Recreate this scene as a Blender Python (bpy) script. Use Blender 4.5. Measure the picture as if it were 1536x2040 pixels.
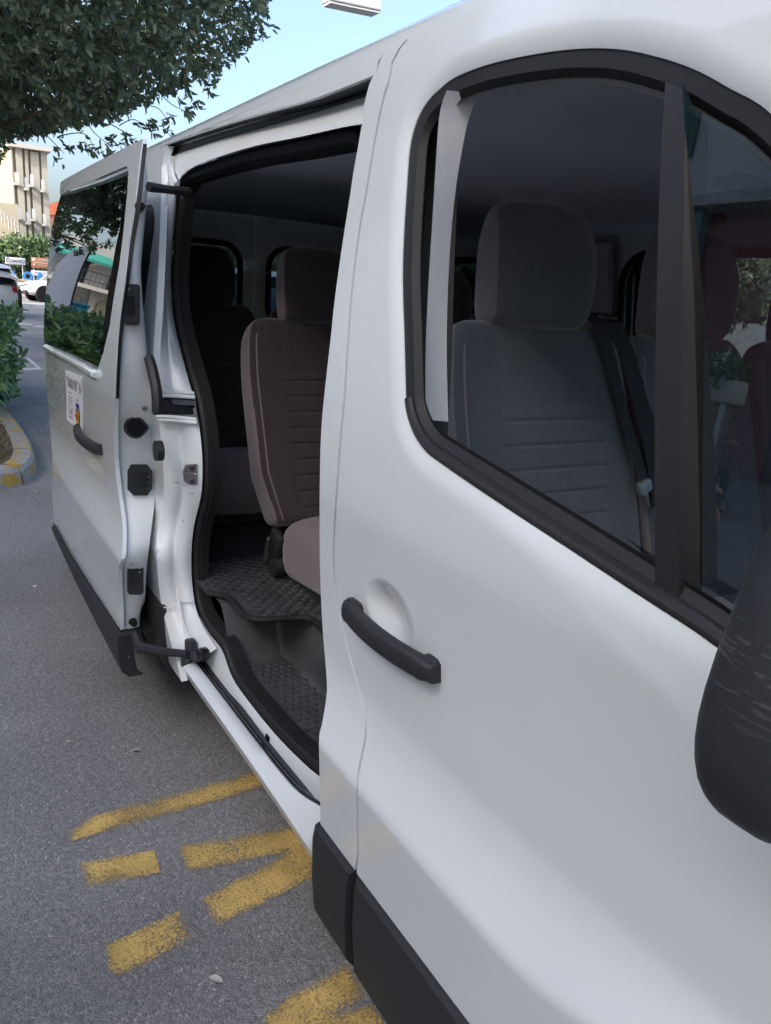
import bpy, bmesh, math, random
import numpy as np
from mathutils import Vector, Matrix
from mathutils.geometry import delaunay_2d_cdt
random.seed(7); rng = np.random.default_rng(7)
for o in list(bpy.data.objects): bpy.data.objects.remove(o)
SC = bpy.context.scene; COL = SC.collection
# ------------------------------------------------------------------ camera
CX, CY, FPX = 768., 1020., 1534.
CAM = np.array([1.13, -1.57, 1.50])
def _rot(vpx=-190., vpy=522., roll=4.0):
    d = np.array([vpx-CX, vpy-CY, FPX]); d /= np.linalg.norm(d)
    r = math.radians(roll); p = np.array([-math.sin(r), math.cos(r), 0.])
    n = p+np.array([0, 0, -(p@d)/d[2]]); n /= np.linalg.norm(n)
    Z = -n; X = -d; Y = np.cross(Z, X)
    return np.array([X, Y, Z])
R = _rot()
cd = bpy.data.cameras.new('camera'); cam = bpy.data.objects.new('camera', cd); COL.objects.link(cam)
cd.sensor_fit = 'VERTICAL'; cd.sensor_height = 24; cd.lens = 24*FPX/2040; cd.clip_start = .02; cd.clip_end = 3000
M = Matrix(((R@np.diag([1., -1., -1.])).tolist())).to_4x4(); M.translation = Vector(CAM); cam.matrix_world = M
SC.camera = cam
# ------------------------------------------------------------------ light
SUN_EL, SUN_AZ = 32., 163.        # azimuth: direction to the sun = (sin, cos)
W = bpy.data.worlds.new('World'); SC.world = W; W.use_nodes = True
nt = W.node_tree; bg = nt.nodes['Background']; sky = nt.nodes.new('ShaderNodeTexSky')
sky.sky_type = 'NISHITA'; sky.sun_disc = False; sky.sun_elevation = math.radians(SUN_EL); sky.sun_rotation = math.radians(SUN_AZ)
sky.air_density = 1.0; sky.dust_density = 6.0; sky.ozone_density = 2.5
nt.links.new(sky.outputs[0], bg.inputs[0]); bg.inputs[1].default_value = .14
sl = bpy.data.lights.new('sun', 'SUN'); sl.energy = 2.2; sl.angle = math.radians(.53); sl.color = (1, .95, .87)
so = bpy.data.objects.new('sun', sl); COL.objects.link(so)
sd = Vector((math.sin(math.radians(SUN_AZ))*math.cos(math.radians(SUN_EL)), math.cos(math.radians(SUN_AZ))*math.cos(math.radians(SUN_EL)), math.sin(math.radians(SUN_EL))))
so.rotation_euler = sd.to_track_quat('Z', 'Y').to_euler(); so.location = (0, 0, 30)
VS = SC.view_settings; VS.view_transform = 'Standard'; VS.look = 'None'; VS.gamma = 1; VS.use_curve_mapping = False; VS.exposure = 1.76

# ------------------------------------------------------------------ materials
def mat(name, col, rough=.5, spec=.5, metal=0., coat=0., noise=None, bump=None, var=None, emit=None, sheen=0.):
    """noise=(scale, amount) mottles the colour; bump=(scale, strength, distance); var=(scale, colour2, lo, hi) second colour patches"""
    m = bpy.data.materials.new(name); m.use_nodes = True; t = m.node_tree; N = t.nodes; L = t.links
    b = N['Principled BSDF']; c = (*col, 1)
    b.inputs['Base Color'].default_value = c; b.inputs['Roughness'].default_value = rough
    b.inputs['Specular IOR Level'].default_value = spec; b.inputs['Metallic'].default_value = metal
    b.inputs['Coat Weight'].default_value = coat; b.inputs['Coat Roughness'].default_value = .03
    b.inputs['Sheen Weight'].default_value = sheen
    tc = N.new('ShaderNodeTexCoord'); out = None
    def ntex(s, det=4):
        n = N.new('ShaderNodeTexNoise'); n.inputs['Scale'].default_value = s; n.inputs['Detail'].default_value = det
        L.new(tc.outputs['Object'], n.inputs['Vector']); return n
    cur = None
    if var:
        n = ntex(var[0]); r = N.new('ShaderNodeValToRGB'); r.color_ramp.elements[0].position = var[2]; r.color_ramp.elements[1].position = var[3]
        r.color_ramp.elements[0].color = c; r.color_ramp.elements[1].color = (*var[1], 1); L.new(n.outputs['Fac'], r.inputs['Fac']); cur = r.outputs['Color']
    if noise:
        n = ntex(noise[0], 6); mr = N.new('ShaderNodeMapRange'); mr.inputs[3].default_value = 1-noise[1]; mr.inputs[4].default_value = 1+noise[1]
        mr.inputs[1].default_value = .25; mr.inputs[2].default_value = .75
        L.new(n.outputs['Fac'], mr.inputs[0]); mx = N.new('ShaderNodeVectorMath'); mx.operation = 'MULTIPLY'
        if cur: L.new(cur, mx.inputs[0])
        else: mx.inputs[0].default_value = col
        L.new(mr.outputs[0], mx.inputs[1]); cur = mx.outputs[0]
    if cur: L.new(cur, b.inputs['Base Color'])
    if bump:
        n = ntex(bump[0], 3); bp = N.new('ShaderNodeBump'); bp.inputs['Strength'].default_value = bump[1]; bp.inputs['Distance'].default_value = bump[2]
        L.new(n.outputs['Fac'], bp.inputs['Height']); L.new(bp.outputs[0], b.inputs['Normal'])
    if emit: b.inputs['Emission Color'].default_value = (*emit[0], 1); b.inputs['Emission Strength'].default_value = emit[1]
    return m
def glass(name, tint, ior=1.5, rough=0.0, k=1.7):
    m = bpy.data.materials.new(name); m.use_nodes = True; t = m.node_tree; N = t.nodes; L = t.links; N.remove(N['Principled BSDF'])
    tr = N.new('ShaderNodeBsdfTransparent'); tr.inputs[0].default_value = (*tint, 1); g = N.new('ShaderNodeBsdfGlossy'); g.inputs['Roughness'].default_value = rough
    fr = N.new('ShaderNodeFresnel'); fr.inputs[0].default_value = ior; mx = N.new('ShaderNodeMixShader')
    ml = N.new('ShaderNodeMath'); ml.operation = 'MULTIPLY'; ml.inputs[1].default_value = k; ml.use_clamp = True   # both faces of the pane
    L.new(fr.outputs[0], ml.inputs[0]); L.new(ml.outputs[0], mx.inputs[0]); L.new(tr.outputs[0], mx.inputs[1]); L.new(g.outputs[0], mx.inputs[2]); L.new(mx.outputs[0], N['Material Output'].inputs[0])
    return m
MT = {}
MT['paint'] = mat('white_paint', (.70, .74, .75), .26, .5, coat=1., noise=(9, .012))
MT['jamb'] = mat('white_jamb_paint', (.66, .695, .70), .42, .5, coat=.25, noise=(6, .03), var=(3.2, (.62, .58, .54), .58, .78))
MT['plastic'] = mat('black_plastic', (.022, .023, .025), .55, .4, noise=(40, .1), bump=(900, .15, .0006))
MT['scuffed'] = None
MT['trim'] = mat('window_trim', (.022, .021, .022), .42, .5, noise=(25, .15))
MT['rubber'] = mat('rubber', (.012, .012, .013), .6, .35, noise=(30, .15))
MT['darkgloss'] = mat('dark_gloss', (.01, .01, .012), .25, .5)
MT['rail'] = mat('rail', (.03, .033, .037), .45, .5, noise=(30, .3))
MT['headliner'] = mat('headliner', (.66, .70, .76), .95, .1, noise=(120, .06))
MT['trimcard'] = mat('trim_card', (.15, .15, .155), .8, .2, noise=(60, .08))
MT['greytrim'] = mat('grey_pillar_trim', (.52, .53, .54), .7, .3, noise=(30, .04))
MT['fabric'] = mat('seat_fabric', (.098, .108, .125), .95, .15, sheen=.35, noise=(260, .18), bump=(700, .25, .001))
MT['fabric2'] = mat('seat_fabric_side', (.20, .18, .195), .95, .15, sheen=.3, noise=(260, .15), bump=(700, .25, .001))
MT['fabric_shade'] = mat('rear_seat_fabric_shaded', (.042, .033, .039), .95, .15, sheen=.3, noise=(260, .18), bump=(700, .25, .001))  # mauve seat cover, shade put into the colour because rear rows catch more light
MT['fabric_shade2'] = mat('rear_seat_fabric_side_shaded', (.16, .128, .142), .95, .15, sheen=.3, noise=(260, .15), bump=(700, .25, .001))  # side faces of the same cover, darkened likewise
MT['mat'] = mat('rubber_mat', (.045, .047, .05), .5, .45, noise=(14, .35), bump=(400, .2, .0006))
MT['matdust'] = mat('step_lining', (.048, .050, .053), .5, .45, noise=(7, .35), var=(5, (.09, .092, .095), .52, .8), bump=(350, .2, .0006))
MT['metal'] = mat('metal', (.42, .40, .38), .35, .5, metal=.9, noise=(40, .2))
MT['belt'] = mat('belt_webbing', (.03, .032, .036), .7, .3, bump=(900, .3, .0006))
MT['bluegrey'] = mat('buckle_plastic', (.25, .3, .34), .4, .5)
MT['carpet'] = mat('floor_carpet', (.025, .025, .028), .9, .2)
MT['tyre'] = mat('tyre', (.02, .02, .021), .8, .2, noise=(30, .2))
MT['alloy'] = mat('alloy', (.5, .5, .52), .35, .5, metal=.8)
MT['under'] = mat('underbody', (.012, .012, .013), .8, .2)
MT['privacy'] = glass('privacy_glass', (.05, .06, .06), k=1.9)
MT['clear'] = glass('clear_glass', (.80, .86, .85))
MT['quarterglass'] = glass('quarter_glass', (.42, .47, .47), k=4.5)
MT['tint'] = glass('tinted_glass', (.36, .41, .42))
MT['sticker'] = mat('sticker', (.80, .80, .82), .35, .5, noise=(30, .02))
MT['ink'] = mat('ink', (.02, .02, .03), .5); MT['inkred'] = mat('ink_red', (.5, .03, .03), .5); MT['inkblue'] = mat('ink_blue', (.03, .05, .25), .5)
MT['inkyellow'] = mat('ink_yellow', (.75, .55, .05), .5); MT['inkgrey'] = mat('ink_grey', (.25, .25, .27), .5)

def scuff():
    m = mat('scuffed_plastic', (.022, .024, .027), .55, .4, noise=(50, .1), bump=(700, .2, .0006))
    t = m.node_tree; N = t.nodes; L = t.links; b = N['Principled BSDF']
    tc = N.new('ShaderNodeTexCoord'); mp = N.new('ShaderNodeMapping'); mp.inputs['Rotation'].default_value = (0.5, 0, 0); mp.inputs['Scale'].default_value = (60, 26, 430)
    n = N.new('ShaderNodeTexNoise'); n.inputs['Scale'].default_value = 1; n.inputs['Detail'].default_value = 5
    L.new(tc.outputs['Object'], mp.inputs[0]); L.new(mp.outputs[0], n.inputs['Vector'])
    gr = N.new('ShaderNodeTexGradient'); gr.gradient_type = 'SPHERICAL'; mp2 = N.new('ShaderNodeMapping')
    mp2.inputs['Location'].default_value = (0, .30, .40); mp2.inputs['Scale'].default_value = (0, 11, 14); mp2.vector_type = 'POINT'
    L.new(tc.outputs['Object'], mp2.inputs[0]); L.new(mp2.outputs[0], gr.inputs[0])
    r = N.new('ShaderNodeValToRGB'); r.color_ramp.elements[0].position = .56; r.color_ramp.elements[1].position = .62
    mu = N.new('ShaderNodeMath'); mu.operation = 'MULTIPLY'
    L.new(n.outputs['Fac'], r.inputs[0]); L.new(r.outputs[0], mu.inputs[0]); L.new(gr.outputs['Fac'], mu.inputs[1])
    mx = N.new('ShaderNodeMix'); mx.data_type = 'RGBA'; src = b.inputs['Base Color'].links[0].from_socket
    L.new(mu.outputs[0], mx.inputs[0]); L.new(src, mx.inputs[6]); mx.inputs[7].default_value = (.30, .29, .26, 1); L.new(mx.outputs[2], b.inputs['Base Color'])
    return m
MT['scuffed'] = scuff()

# ------------------------------------------------------------------ pixel helpers
def ray(u, v): return R@np.array([u-CX, v-CY, FPX])
def onX(u, v, X): d = ray(u, v); return CAM+d*((X-CAM[0])/d[0])
def onY(u, v, Y): d = ray(u, v); return CAM+d*((Y-CAM[1])/d[1])
def onZ(u, v, Z=0.): d = ray(u, v); return CAM+d*((Z-CAM[2])/d[2])
_pz = np.array([.15, .27, .40, .50, .57, .668, .682, .72, .77, .82, .95, 1.05, 1.11, 1.155, 1.20, 1.25, 1.30, 1.40, 1.50, 1.70, 1.84, 1.90, 1.93, 1.955, 1.97, 1.98])
_ps = np.array([.90, .935, .948, .953, .960, .972, .970, .957, .943, .937, .946, .957, .9645, .971, .9715, .970, .967, .957, .944, .912, .888, .868, .84, .77, .62, .0])
_tz = np.linspace(.15, 1.98, 1500); _ts = np.interp(_tz, _pz, _ps)
_k = np.exp(-.5*(np.arange(-40, 41)/11.)**2); _k /= _k.sum()
_s2 = np.convolve(np.pad(_ts, 40, mode='edge'), _k, mode='valid')
_k2 = np.exp(-.5*(np.arange(-40, 41)/2.5)**2); _k2 /= _k2.sum(); _s3 = np.convolve(np.pad(_ts, 40, mode='edge'), _k2, mode='valid')
_w = np.exp(-((_tz-.672)/.03)**2); _ts = _s2*(1-_w)+_s3*_w
_w = np.clip((_tz-1.85)/.05, 0, 1); _ts = np.where(_tz > 1.9, np.interp(_tz, _pz, _ps)*_w+_ts*(1-_w), _ts)
def rise(X): return .03*np.clip(X-.3, 0, 2)**1.5+1.5*np.clip(X-.53, 0, .4)**2
def S(X, Z):
    X = np.asarray(X, float); Z = np.asarray(Z, float)
    zz = Z-rise(X)*np.exp(-((Z-.66)/.12)**2)
    w = np.clip((X-.18)/.2, 0, 1); w = w*w*(3-2*w); h = Z-(1.30-.40*(X-.30)); h = .5*(h+np.sqrt(h*h+.00012)); h = np.minimum(h, .085)
    return np.interp(zz, _tz, _ts)-.16*w*h-.035*np.clip(X-.35, 0, 3)**2-.012*np.clip(-X-1.6, 0, 3)**2
def dentS(X, Z):      # scoop behind the front door's handle
    c = HC; q = ((X-c[0])/.075)**2+((Z-c[1])/.055)**2
    r = S(X, Z)-.021*np.clip(1-q, 0, 1)**1.5
    P = np.stack([np.ravel(X), np.ravel(Z)], 1); d = np.full(len(P), 9.); near = (P[:, 1] > 1.1)      # rounded lip round the window
    if near.any(): A = np.array(WIN); Bv = np.roll(A, -1, 0)-A; L2 = (Bv**2).sum(1)+1e-12; Q = P[near]; dv = Q[:, None]-A[None]; t = np.clip((dv*Bv[None]).sum(2)/L2, 0, 1); d[near] = np.sqrt(((dv-t[..., None]*Bv[None])**2).sum(2)).min(1)*np.where(inpoly(Q, WIN), -1, 1)
    return r-(.0075*np.clip(1-d/.030, 0, 1.3)**2).reshape(np.shape(r))
DOFF = .115
def PB(u, v, off=0., fn=S):
    Y = -.97
    for _ in range(14):
        p = onY(u, v, Y); Y = -(float(fn(p[0], p[2]))+off)
    return onY(u, v, Y)
_h0 = PB(700, 1205); _h1 = PB(877, 1345); HC = (float((_h0[0]+_h1[0])/2-.01), float(PB(805, 1250)[2])+.005)
def cr(pts, n=8, closed=False):       # Catmull-Rom through the points
    P = [np.asarray(p, float) for p in pts]; out = []
    m = len(P)
    for i in range(m if closed else m-1):
        if closed: a, b, c, d = P[i-1], P[i], P[(i+1) % m], P[(i+2) % m]
        else: a, b, c, d = P[max(i-1, 0)], P[i], P[i+1], P[min(i+2, m-1)]
        for k in range(n):
            t = k/n; out.append(.5*((2*b)+(c-a)*t+(2*a-5*b+4*c-d)*t*t+(3*b-a-3*c+d)*t**3))
    if not closed: out.append(P[-1])
    return out
def resamp(pts, n):
    P = np.array(pts); l = np.r_[0, np.cumsum(np.linalg.norm(np.diff(P, axis=0), axis=1))]; t = np.linspace(0, l[-1], n)
    return np.stack([np.interp(t, l, P[:, i]) for i in range(P.shape[1])], 1)
# ------------------------------------------------------------------ object helpers
def link(name, me, m, parent=None):
    o = bpy.data.objects.new(name, me); COL.objects.link(o)
    if m is not None:
        ms = m if isinstance(m, (list, tuple)) else [m]
        for x in ms: me.materials.append(MT[x] if isinstance(x, str) else x)
    if parent is not None: o.parent = parent; o.matrix_parent_inverse = Matrix.Identity(4); o.location = -parent.location if parent.get('origin_offset') else (0, 0, 0)
    return o
def mesh(name, V, F, m, parent=None, smooth=True, sharp=40):
    me = bpy.data.meshes.new(name); me.from_pydata([tuple(map(float, v)) for v in V], [], [tuple(map(int, f)) for f in F]); me.validate()
    if smooth:
        me.polygons.foreach_set('use_smooth', [True]*len(me.polygons))
        me.set_sharp_from_angle(angle=math.radians(sharp))
    return link(name, me, m, parent)
def tag(o, label=None, cat=None, group=None, kind=None):
    if label: o['label'] = label
    if cat: o['category'] = cat
    if group: o['group'] = group
    if kind: o['kind'] = kind
    return o
def thing(name, loc, label, cat, group=None, rz=0., world=False):
    o = bpy.data.objects.new(name, None); COL.objects.link(o); o.location = loc; o.rotation_euler = (0, 0, rz); o.empty_display_size = .2
    if world: o['origin_offset'] = 1
    return tag(o, label, cat, group)
class MB:
    def __init__(s): s.v = []; s.f = []
    def add(s, V, F):
        b = len(s.v); s.v += [tuple(map(float, v)) for v in V]; s.f += [tuple(int(i)+b for i in f) for f in F]; return s
    def box(s, c, d, rot=None):
        q = np.array([[x, y, z] for x in (-.5, .5) for y in (-.5, .5) for z in (-.5, .5)])*np.array(d)
        if rot is not None: q = q@np.array(rot).T
        return s.add(q+np.array(c), [(0, 1, 3, 2), (4, 6, 7, 5), (0, 4, 5, 1), (2, 3, 7, 6), (0, 2, 6, 4), (1, 5, 7, 3)])
    def rbox(s, c, d, r=.01, rot=None, seg=2):
        bm = bmesh.new(); bmesh.ops.create_cube(bm, size=1); bmesh.ops.scale(bm, vec=d, verts=bm.verts)
        bmesh.ops.bevel(bm, geom=bm.edges[:], offset=min(r, min(d)*.49), segments=seg, profile=.5, affect='EDGES')
        bm.verts.index_update(); V = np.array([v.co[:] for v in bm.verts]); F = [[v.index for v in f.verts] for f in bm.faces]; bm.free()
        if rot is not None: V = V@np.array(rot).T
        return s.add(V+np.array(c), F)
    def tube(s, pts, r, n=8, cap=True, sq=None):
        P = [np.asarray(p, float) for p in pts]; V = []; m = len(P); up = None
        for i, p in enumerate(P):
            t = P[min(i+1, m-1)]-P[max(i-1, 0)]; t = t/(np.linalg.norm(t)+1e-12)
            if up is None:
                a = np.array([0, 0, 1.]) if abs(t[2]) < .9 else np.array([1., 0, 0]); up = a-t*(a@t)
            else: up = up-t*(up@t)
            up = up/np.linalg.norm(up); w = np.cross(t, up); rr = r[i] if hasattr(r, '__len__') else r
            for k in range(n):
                a = 2*math.pi*k/n; V.append(p+(up*math.cos(a)+w*math.sin(a))*rr)
        F = [(i*n+k, i*n+(k+1) % n, (i+1)*n+(k+1) % n, (i+1)*n+k) for i in range(m-1) for k in range(n)]
        if cap: F += [tuple(range(n))[::-1], tuple((m-1)*n+k for k in range(n))]
        return s.add(V, F)
    def strip(s, *curves):
        n = max(len(c) for c in curves); C = [resamp(c, n) for c in curves]; V = np.concatenate(C)
        return s.add(V, [(j*n+i, j*n+i+1, (j+1)*n+i+1, (j+1)*n+i) for j in range(len(C)-1) for i in range(n-1)])
    def cyl(s, c, ax, r, h, n=20, r2=None):
        ax = np.array(ax, float)/np.linalg.norm(ax); c = np.array(c, float); r2 = r if r2 is None else r2
        return s.tube([c-ax*h/2, c+ax*h/2], [r, r2], n)
    def prism(s, poly, vec):       # poly: 3-d points, extruded along vec
        P = np.array(poly, float); n = len(P); Q = P+np.array(vec)
        return s.add(np.concatenate([P, Q]), [tuple(range(n))[::-1], tuple(range(n, 2*n))]+[(i, (i+1) % n, n+(i+1) % n, n+i) for i in range(n)])
    def build(s, name, m, parent=None, smooth=True, sharp=35): return mesh(name, s.v, s.f, m, parent, smooth, sharp)
def inpoly(pts, poly):
    x, y = pts[:, 0], pts[:, 1]; P = np.array(poly); q = np.zeros(len(pts), bool); n = len(P)
    for i in range(n):
        x1, y1 = P[i]; x2, y2 = P[(i+1) % n]
        if y1 == y2: continue
        c = ((y1 > y) != (y2 > y)) & (x < (x2-x1)*(y-y1)/(y2-y1)+x1); q ^= c
    return q
def dense(poly, step):
    P = np.array(poly, float); out = []
    for i in range(len(P)):
        a, b = P[i], P[(i+1) % len(P)]; k = max(1, int(np.linalg.norm(b-a)/step))
        for j in range(k): out.append(a+(b-a)*j/k)
    return np.array(out)
def panel(name, outline, holes, m, parent=None, fn=S, off=0., side=-1, step=.02, flange=.02, fine=None):
    """sheet-metal panel: outline and holes in (X, Z), laid on the body surface Y = side*(fn+off); edges turned in by `flange`"""
    loops = [dense(outline, step)]+[dense(h, step) for h in holes]
    V2 = []; E = []
    for lp in loops:
        b = len(V2); V2 += [tuple(p) for p in lp]; E += [(b+i, b+(i+1) % len(lp)) for i in range(len(lp))]
    nb = len(V2); o = np.array(outline); x0, z0 = o.min(0); x1, z1 = o.max(0)
    zs = np.arange(z0, z1, step); G = np.array([(x, z) for z in zs for x in np.arange(x0, x1, step)])
    if fine:
        a0, a1, b0, b1, fs = fine; G = G[~((G[:, 0] > a0) & (G[:, 0] < a1) & (G[:, 1] > b0) & (G[:, 1] < b1))]; G = np.concatenate([G, np.array([(x, z) for x in np.arange(a0, a1, fs) for z in np.arange(b0, b1, fs)])])
    ok = inpoly(G, outline)
    for h in holes: ok &= ~inpoly(G, h)
    G = G[ok]; B = np.array(V2)
    if len(G):
        keep = np.ones(len(G), bool)
        for i in range(0, len(G), 4000):
            keep[i:i+4000] = (((G[i:i+4000, None, :]-B[None])**2).sum(2).min(1) > (.45*step)**2)
        G = G[keep]
    allp = [Vector(p) for p in V2]+[Vector(p) for p in G]
    rv, re, rf, *_ = delaunay_2d_cdt(allp, E, [], 0, 1e-7)
    Q = np.array([p[:] for p in rv]); F = np.array([f[:] for f in rf]); cen = Q[F].mean(1)
    ok = inpoly(cen, outline)
    for h in holes: ok &= ~inpoly(cen, h)
    F = F[ok]
    def lift(P, d=0.): return np.stack([P[:, 0], side*(fn(P[:, 0], P[:, 1])+off-d), P[:, 1]], 1)
    def nrm(P):
        e = .002; sx = (fn(P[:, 0]+e, P[:, 1])-fn(P[:, 0]-e, P[:, 1]))/(2*e); sz = (fn(P[:, 0], P[:, 1]+e)-fn(P[:, 0], P[:, 1]-e))/(2*e)
        n = np.stack([-sx, np.full(len(P), side, float), -sz], 1); return n/np.linalg.norm(n, axis=1)[:, None]
    V = lift(Q); NV = nrm(Q)
    # orientation
    a = np.cross(V[F[:, 1]]-V[F[:, 0]], V[F[:, 2]]-V[F[:, 0]]); fl = (a[:, 1]*side) < 0; F[fl] = F[fl][:, ::-1]
    faces = [tuple(f) for f in F]; verts = [tuple(v) for v in V]; ln = [tuple(NV[i]) for f in faces for i in f]
    if flange:
        for lp in loops:
            n = len(lp); A = lift(lp); Bq = lift(lp, flange); b = len(verts); verts += [tuple(v) for v in A]+[tuple(v) for v in Bq]
            for i in range(n):
                j = (i+1) % n; f = (b+i, b+j, b+n+j, b+n+i); faces.append(f)
                q = np.cross(A[j]-A[i], Bq[i]-A[i]); q = q/(np.linalg.norm(q)+1e-12); ln += [tuple(q)]*4
    me = bpy.data.meshes.new(name); me.from_pydata(verts, [], faces)
    me.polygons.foreach_set('use_smooth', [True]*len(me.polygons)); me.normals_split_custom_set(ln)
    return link(name, me, m, parent)
def xz(pts): return [(p[0], p[2]) for p in pts]
def offset(poly, d):          # inset a closed (X, Z) polygon by d
    P = np.array(poly); n = len(P); ar = .5*np.sum(P[:, 0]*np.roll(P[:, 1], -1)-np.roll(P[:, 0], -1)*P[:, 1]); s = 1 if ar > 0 else -1; out = []
    for i in range(n):
        t = P[(i+1) % n]-P[i-1]; t = t/(np.linalg.norm(t)+1e-12); out.append(P[i]+s*d*np.array([-t[1], t[0]]))
    return out
def rrect(x0, z0, x1, z1, r, n=6):
    out = []
    for cx, cz, a in ((x1-r, z1-r, 0), (x0+r, z1-r, 90), (x0+r, z0+r, 180), (x1-r, z0+r, 270)):
        for k in range(n+1):
            t = math.radians(a+90*k/n); out.append((cx+r*math.cos(t), cz+r*math.sin(t)))
    return out
def loft(sections, closed=True, cap=True):
    n = len(sections[0]); V = [p for s in sections for p in s]; F = []
    for i in range(len(sections)-1):
        for k in range(n if closed else n-1): F.append((i*n+k, i*n+(k+1) % n, (i+1)*n+(k+1) % n, (i+1)*n+k))
    if cap: F += [tuple(range(n))[::-1], tuple((len(sections)-1)*n+k for k in range(n))]
    return V, F
# ================================================================== THE VAN
van = thing('passenger_van', (-.9, 0, 0), 'white passenger van with open sliding door and black lower cladding, filling the picture', 'van', world=True)
def arr(px): return [np.array(p) for p in px]
# --- front door -----------------------------------------------------
seam_px = [(781, 125), (772, 170), (765, 190), (749, 263), (730, 377), (713, 474), (700, 585), (686, 782), (675.5, 902), (667.5, 1023), (664, 1100), (667, 1159), (678, 1229), (698, 1312), (717.6, 1382), (728, 1437), (725.5, 1476), (717, 1520), (711, 1560), (711, 1649), (712, 1696), (708, 1735)]
seam = xz([PB(*p) for p in cr(seam_px, 5)])
ztop = 1.885
def zt(X): return ztop-.42*max(0, X-.42)**1.7
seam_top = [(seam[0][0]+.025, ztop), (seam[0][0]+.008, ztop-.012)]
clad_px = [(708, 1737), (712, 1742), (831, 1900), (940, 2045)]
cl = xz([PB(*p) for p in clad_px]); XF = 1.08
ctop = [(c[0], c[1]) for c in cl]; ctop.append((XF, ctop[-1][1]+.015))
win_px = [(795, 671), (792, 523), (800, 375), (809.5, 277), (834, 213), (869, 173.5), (903, 149), (977, 122), (1075, 102), (1149, 94), (1223, 95), (1297, 109.5), (1371, 134), (1444.5, 173.5), (1536, 232)]
winlow_px = [(1536, 1372), (1425, 1299), (1371, 1260), (1272, 1195.6), (1124.5, 1097), (977, 999), (878, 930), (839, 900), (814, 861), (800, 812), (797, 748)]
wt = [PB(*p) for p in win_px]; wl = [PB(*p) for p in winlow_px]
front_pts = [(wt[-1][0]+.12, wt[-1][2]-.10), (wt[-1][0]+.24, wt[-1][2]-.26), (wl[0][0]+.16, wl[0][2]+.02), (wl[0][0]+.10, wl[0][2]-.012)]
WIN = [tuple(p) for p in cr([np.array(q) for q in xz(wt)+front_pts+xz(wl)], 4, True)]
out = [(x+.0045, z) for x, z in seam_top+seam]
out = out+[(x, z) for x, z in ctop[1:]]+[(XF, 1.2)]+[(XF-.01, zt(XF)-.02)]+[(x, zt(x)) for x in np.linspace(XF-.06, seam_top[0][0]+.06, 24)]
cz = [(.65+float(rise(.0))), .64, .66]
front_door = panel('front_door', out, [WIN], 'paint', van, fn=dentS, step=.0088, flange=.022, fine=(HC[0]-.09, HC[0]+.09, HC[1]-.07, HC[1]+.07, .0045))
# trim round the window
W1 = offset(WIN, .019); W2 = offset(WIN, .028); W3 = offset(WIN, .034)
def ring(name, A, a, B, b, m, parent, thick=0.):
    A = A+[A[0]]; B = B+[B[0]]
    PA = [np.array((x, -(float(S(x, z))-a), z)) for x, z in A]; PBq = [np.array((x, -(float(S(x, z))-b), z)) for x, z in B]
    V = PA+PBq; n = len(PA); return mesh(name, V, [(i, i+1, n+i+1, n+i) for i in range(n-1)], m, parent)
WINs = offset(WIN, -.001)
ring('window_trim', WINs, .0095, W1, .012, 'trim', front_door)
ring('window_channel', W1, .012, W2, .021, 'rubber', front_door)
ring('window_seal', W2, .021, W3, .019, 'rubber', front_door)
# ridge of the lower trim
rp = [np.array((x, -(float(S(x, z))-.009), z)) for x, z in offset(WIN, .009)]
iL = [i for i, p in enumerate(rp) if p[2] < 1.36]
MB().tube([rp[i] for i in iL], .0075, 8).build('belt_weatherstrip', 'trim', front_door)
# division bar and fixed quarter glass (the main pane is wound down)
barL = [(1326, 150), (1314, 375), (1308, 600), (1304, 846), (1305, 1171)]; barR = [(1367, 160), (1363, 375), (1360, 600), (1355, 846), (1353, 1203)]
m_ = MB(); A = [PB(*p, -.012) for p in cr(arr(barL), 6)]; B = [PB(*p, -.012) for p in cr(arr(barR), 6)]
din = np.array((.0, .035, 0)); m_.strip([a+din for a in A], A, B, [b+din for b in B]); m_.build('division_bar', 'trim', front_door)
sealR = [(p[0]+9, p[1]+3) for p in barR]; C_ = [PB(*p, -.020) for p in cr(arr(sealR), 6)]
MB().strip([b-np.array((0, -.008, 0)) for b in B], C_).build('division_seal', 'rubber', front_door)
def glassS(X, Z): return .944-.055*(np.asarray(Z)-1.2)-.035*np.clip(np.asarray(X)-.35, 0, 3)**2
gq = [(p[0], p[2]) for p in C_]; inner = [q for q in W3 if q[0] > gq[0][0]-.005]
top = sorted([q for q in W2 if q[0] > min(g[0] for g in gq)+.01 and q[1] > 1.5], key=lambda q: q[0]); bot = sorted([q for q in W2 if q[0] > min(g[0] for g in gq)+.01 and q[1] <= 1.5], key=lambda q: -q[0])
panel('quarter_glass', gq[::-1]+top+bot, [], 'quarterglass', front_door, fn=glassS, off=-.028, step=.03, flange=0)
# handle
hz0, hz1 = PB(703, 1209)[2], PB(866, 1332)[2]; hx0, hx1 = _h0[0]+.002, _h1[0]+.002
secs = []
for t in np.linspace(0, 1, 26):
    x = hx0+(hx1-hx0)*t; z = hz0+(hz1-hz0)*t; o_ = .004+.022*math.sin(math.pi*min(max(t*1.02, 0), 1))**.55
    hh = .0180*(1 if .04 < t < .96 else .86); th = .013 if .1 < t < .9 else .016
    y = -(float(S(x, z))+o_)
    secs.append([np.array((x, y+th*math.copysign(abs(math.cos(a))**.6, math.cos(a)), z+hh*math.copysign(abs(math.sin(a))**.6, math.sin(a)))) for a in np.linspace(0, 2*math.pi, 17)[:-1]])
V, F = loft(secs); hb = mesh('door_handle', V, F, 'plastic', front_door, sharp=50)
for x, z, w in ((hx0+.020, hz0, .044), (hx1-.018, hz1, .034)): MB().rbox((x, -(float(S(x, z))+.004), z), (w, .024, .040), .008).build('handle_mount', 'plastic', hb)
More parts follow.
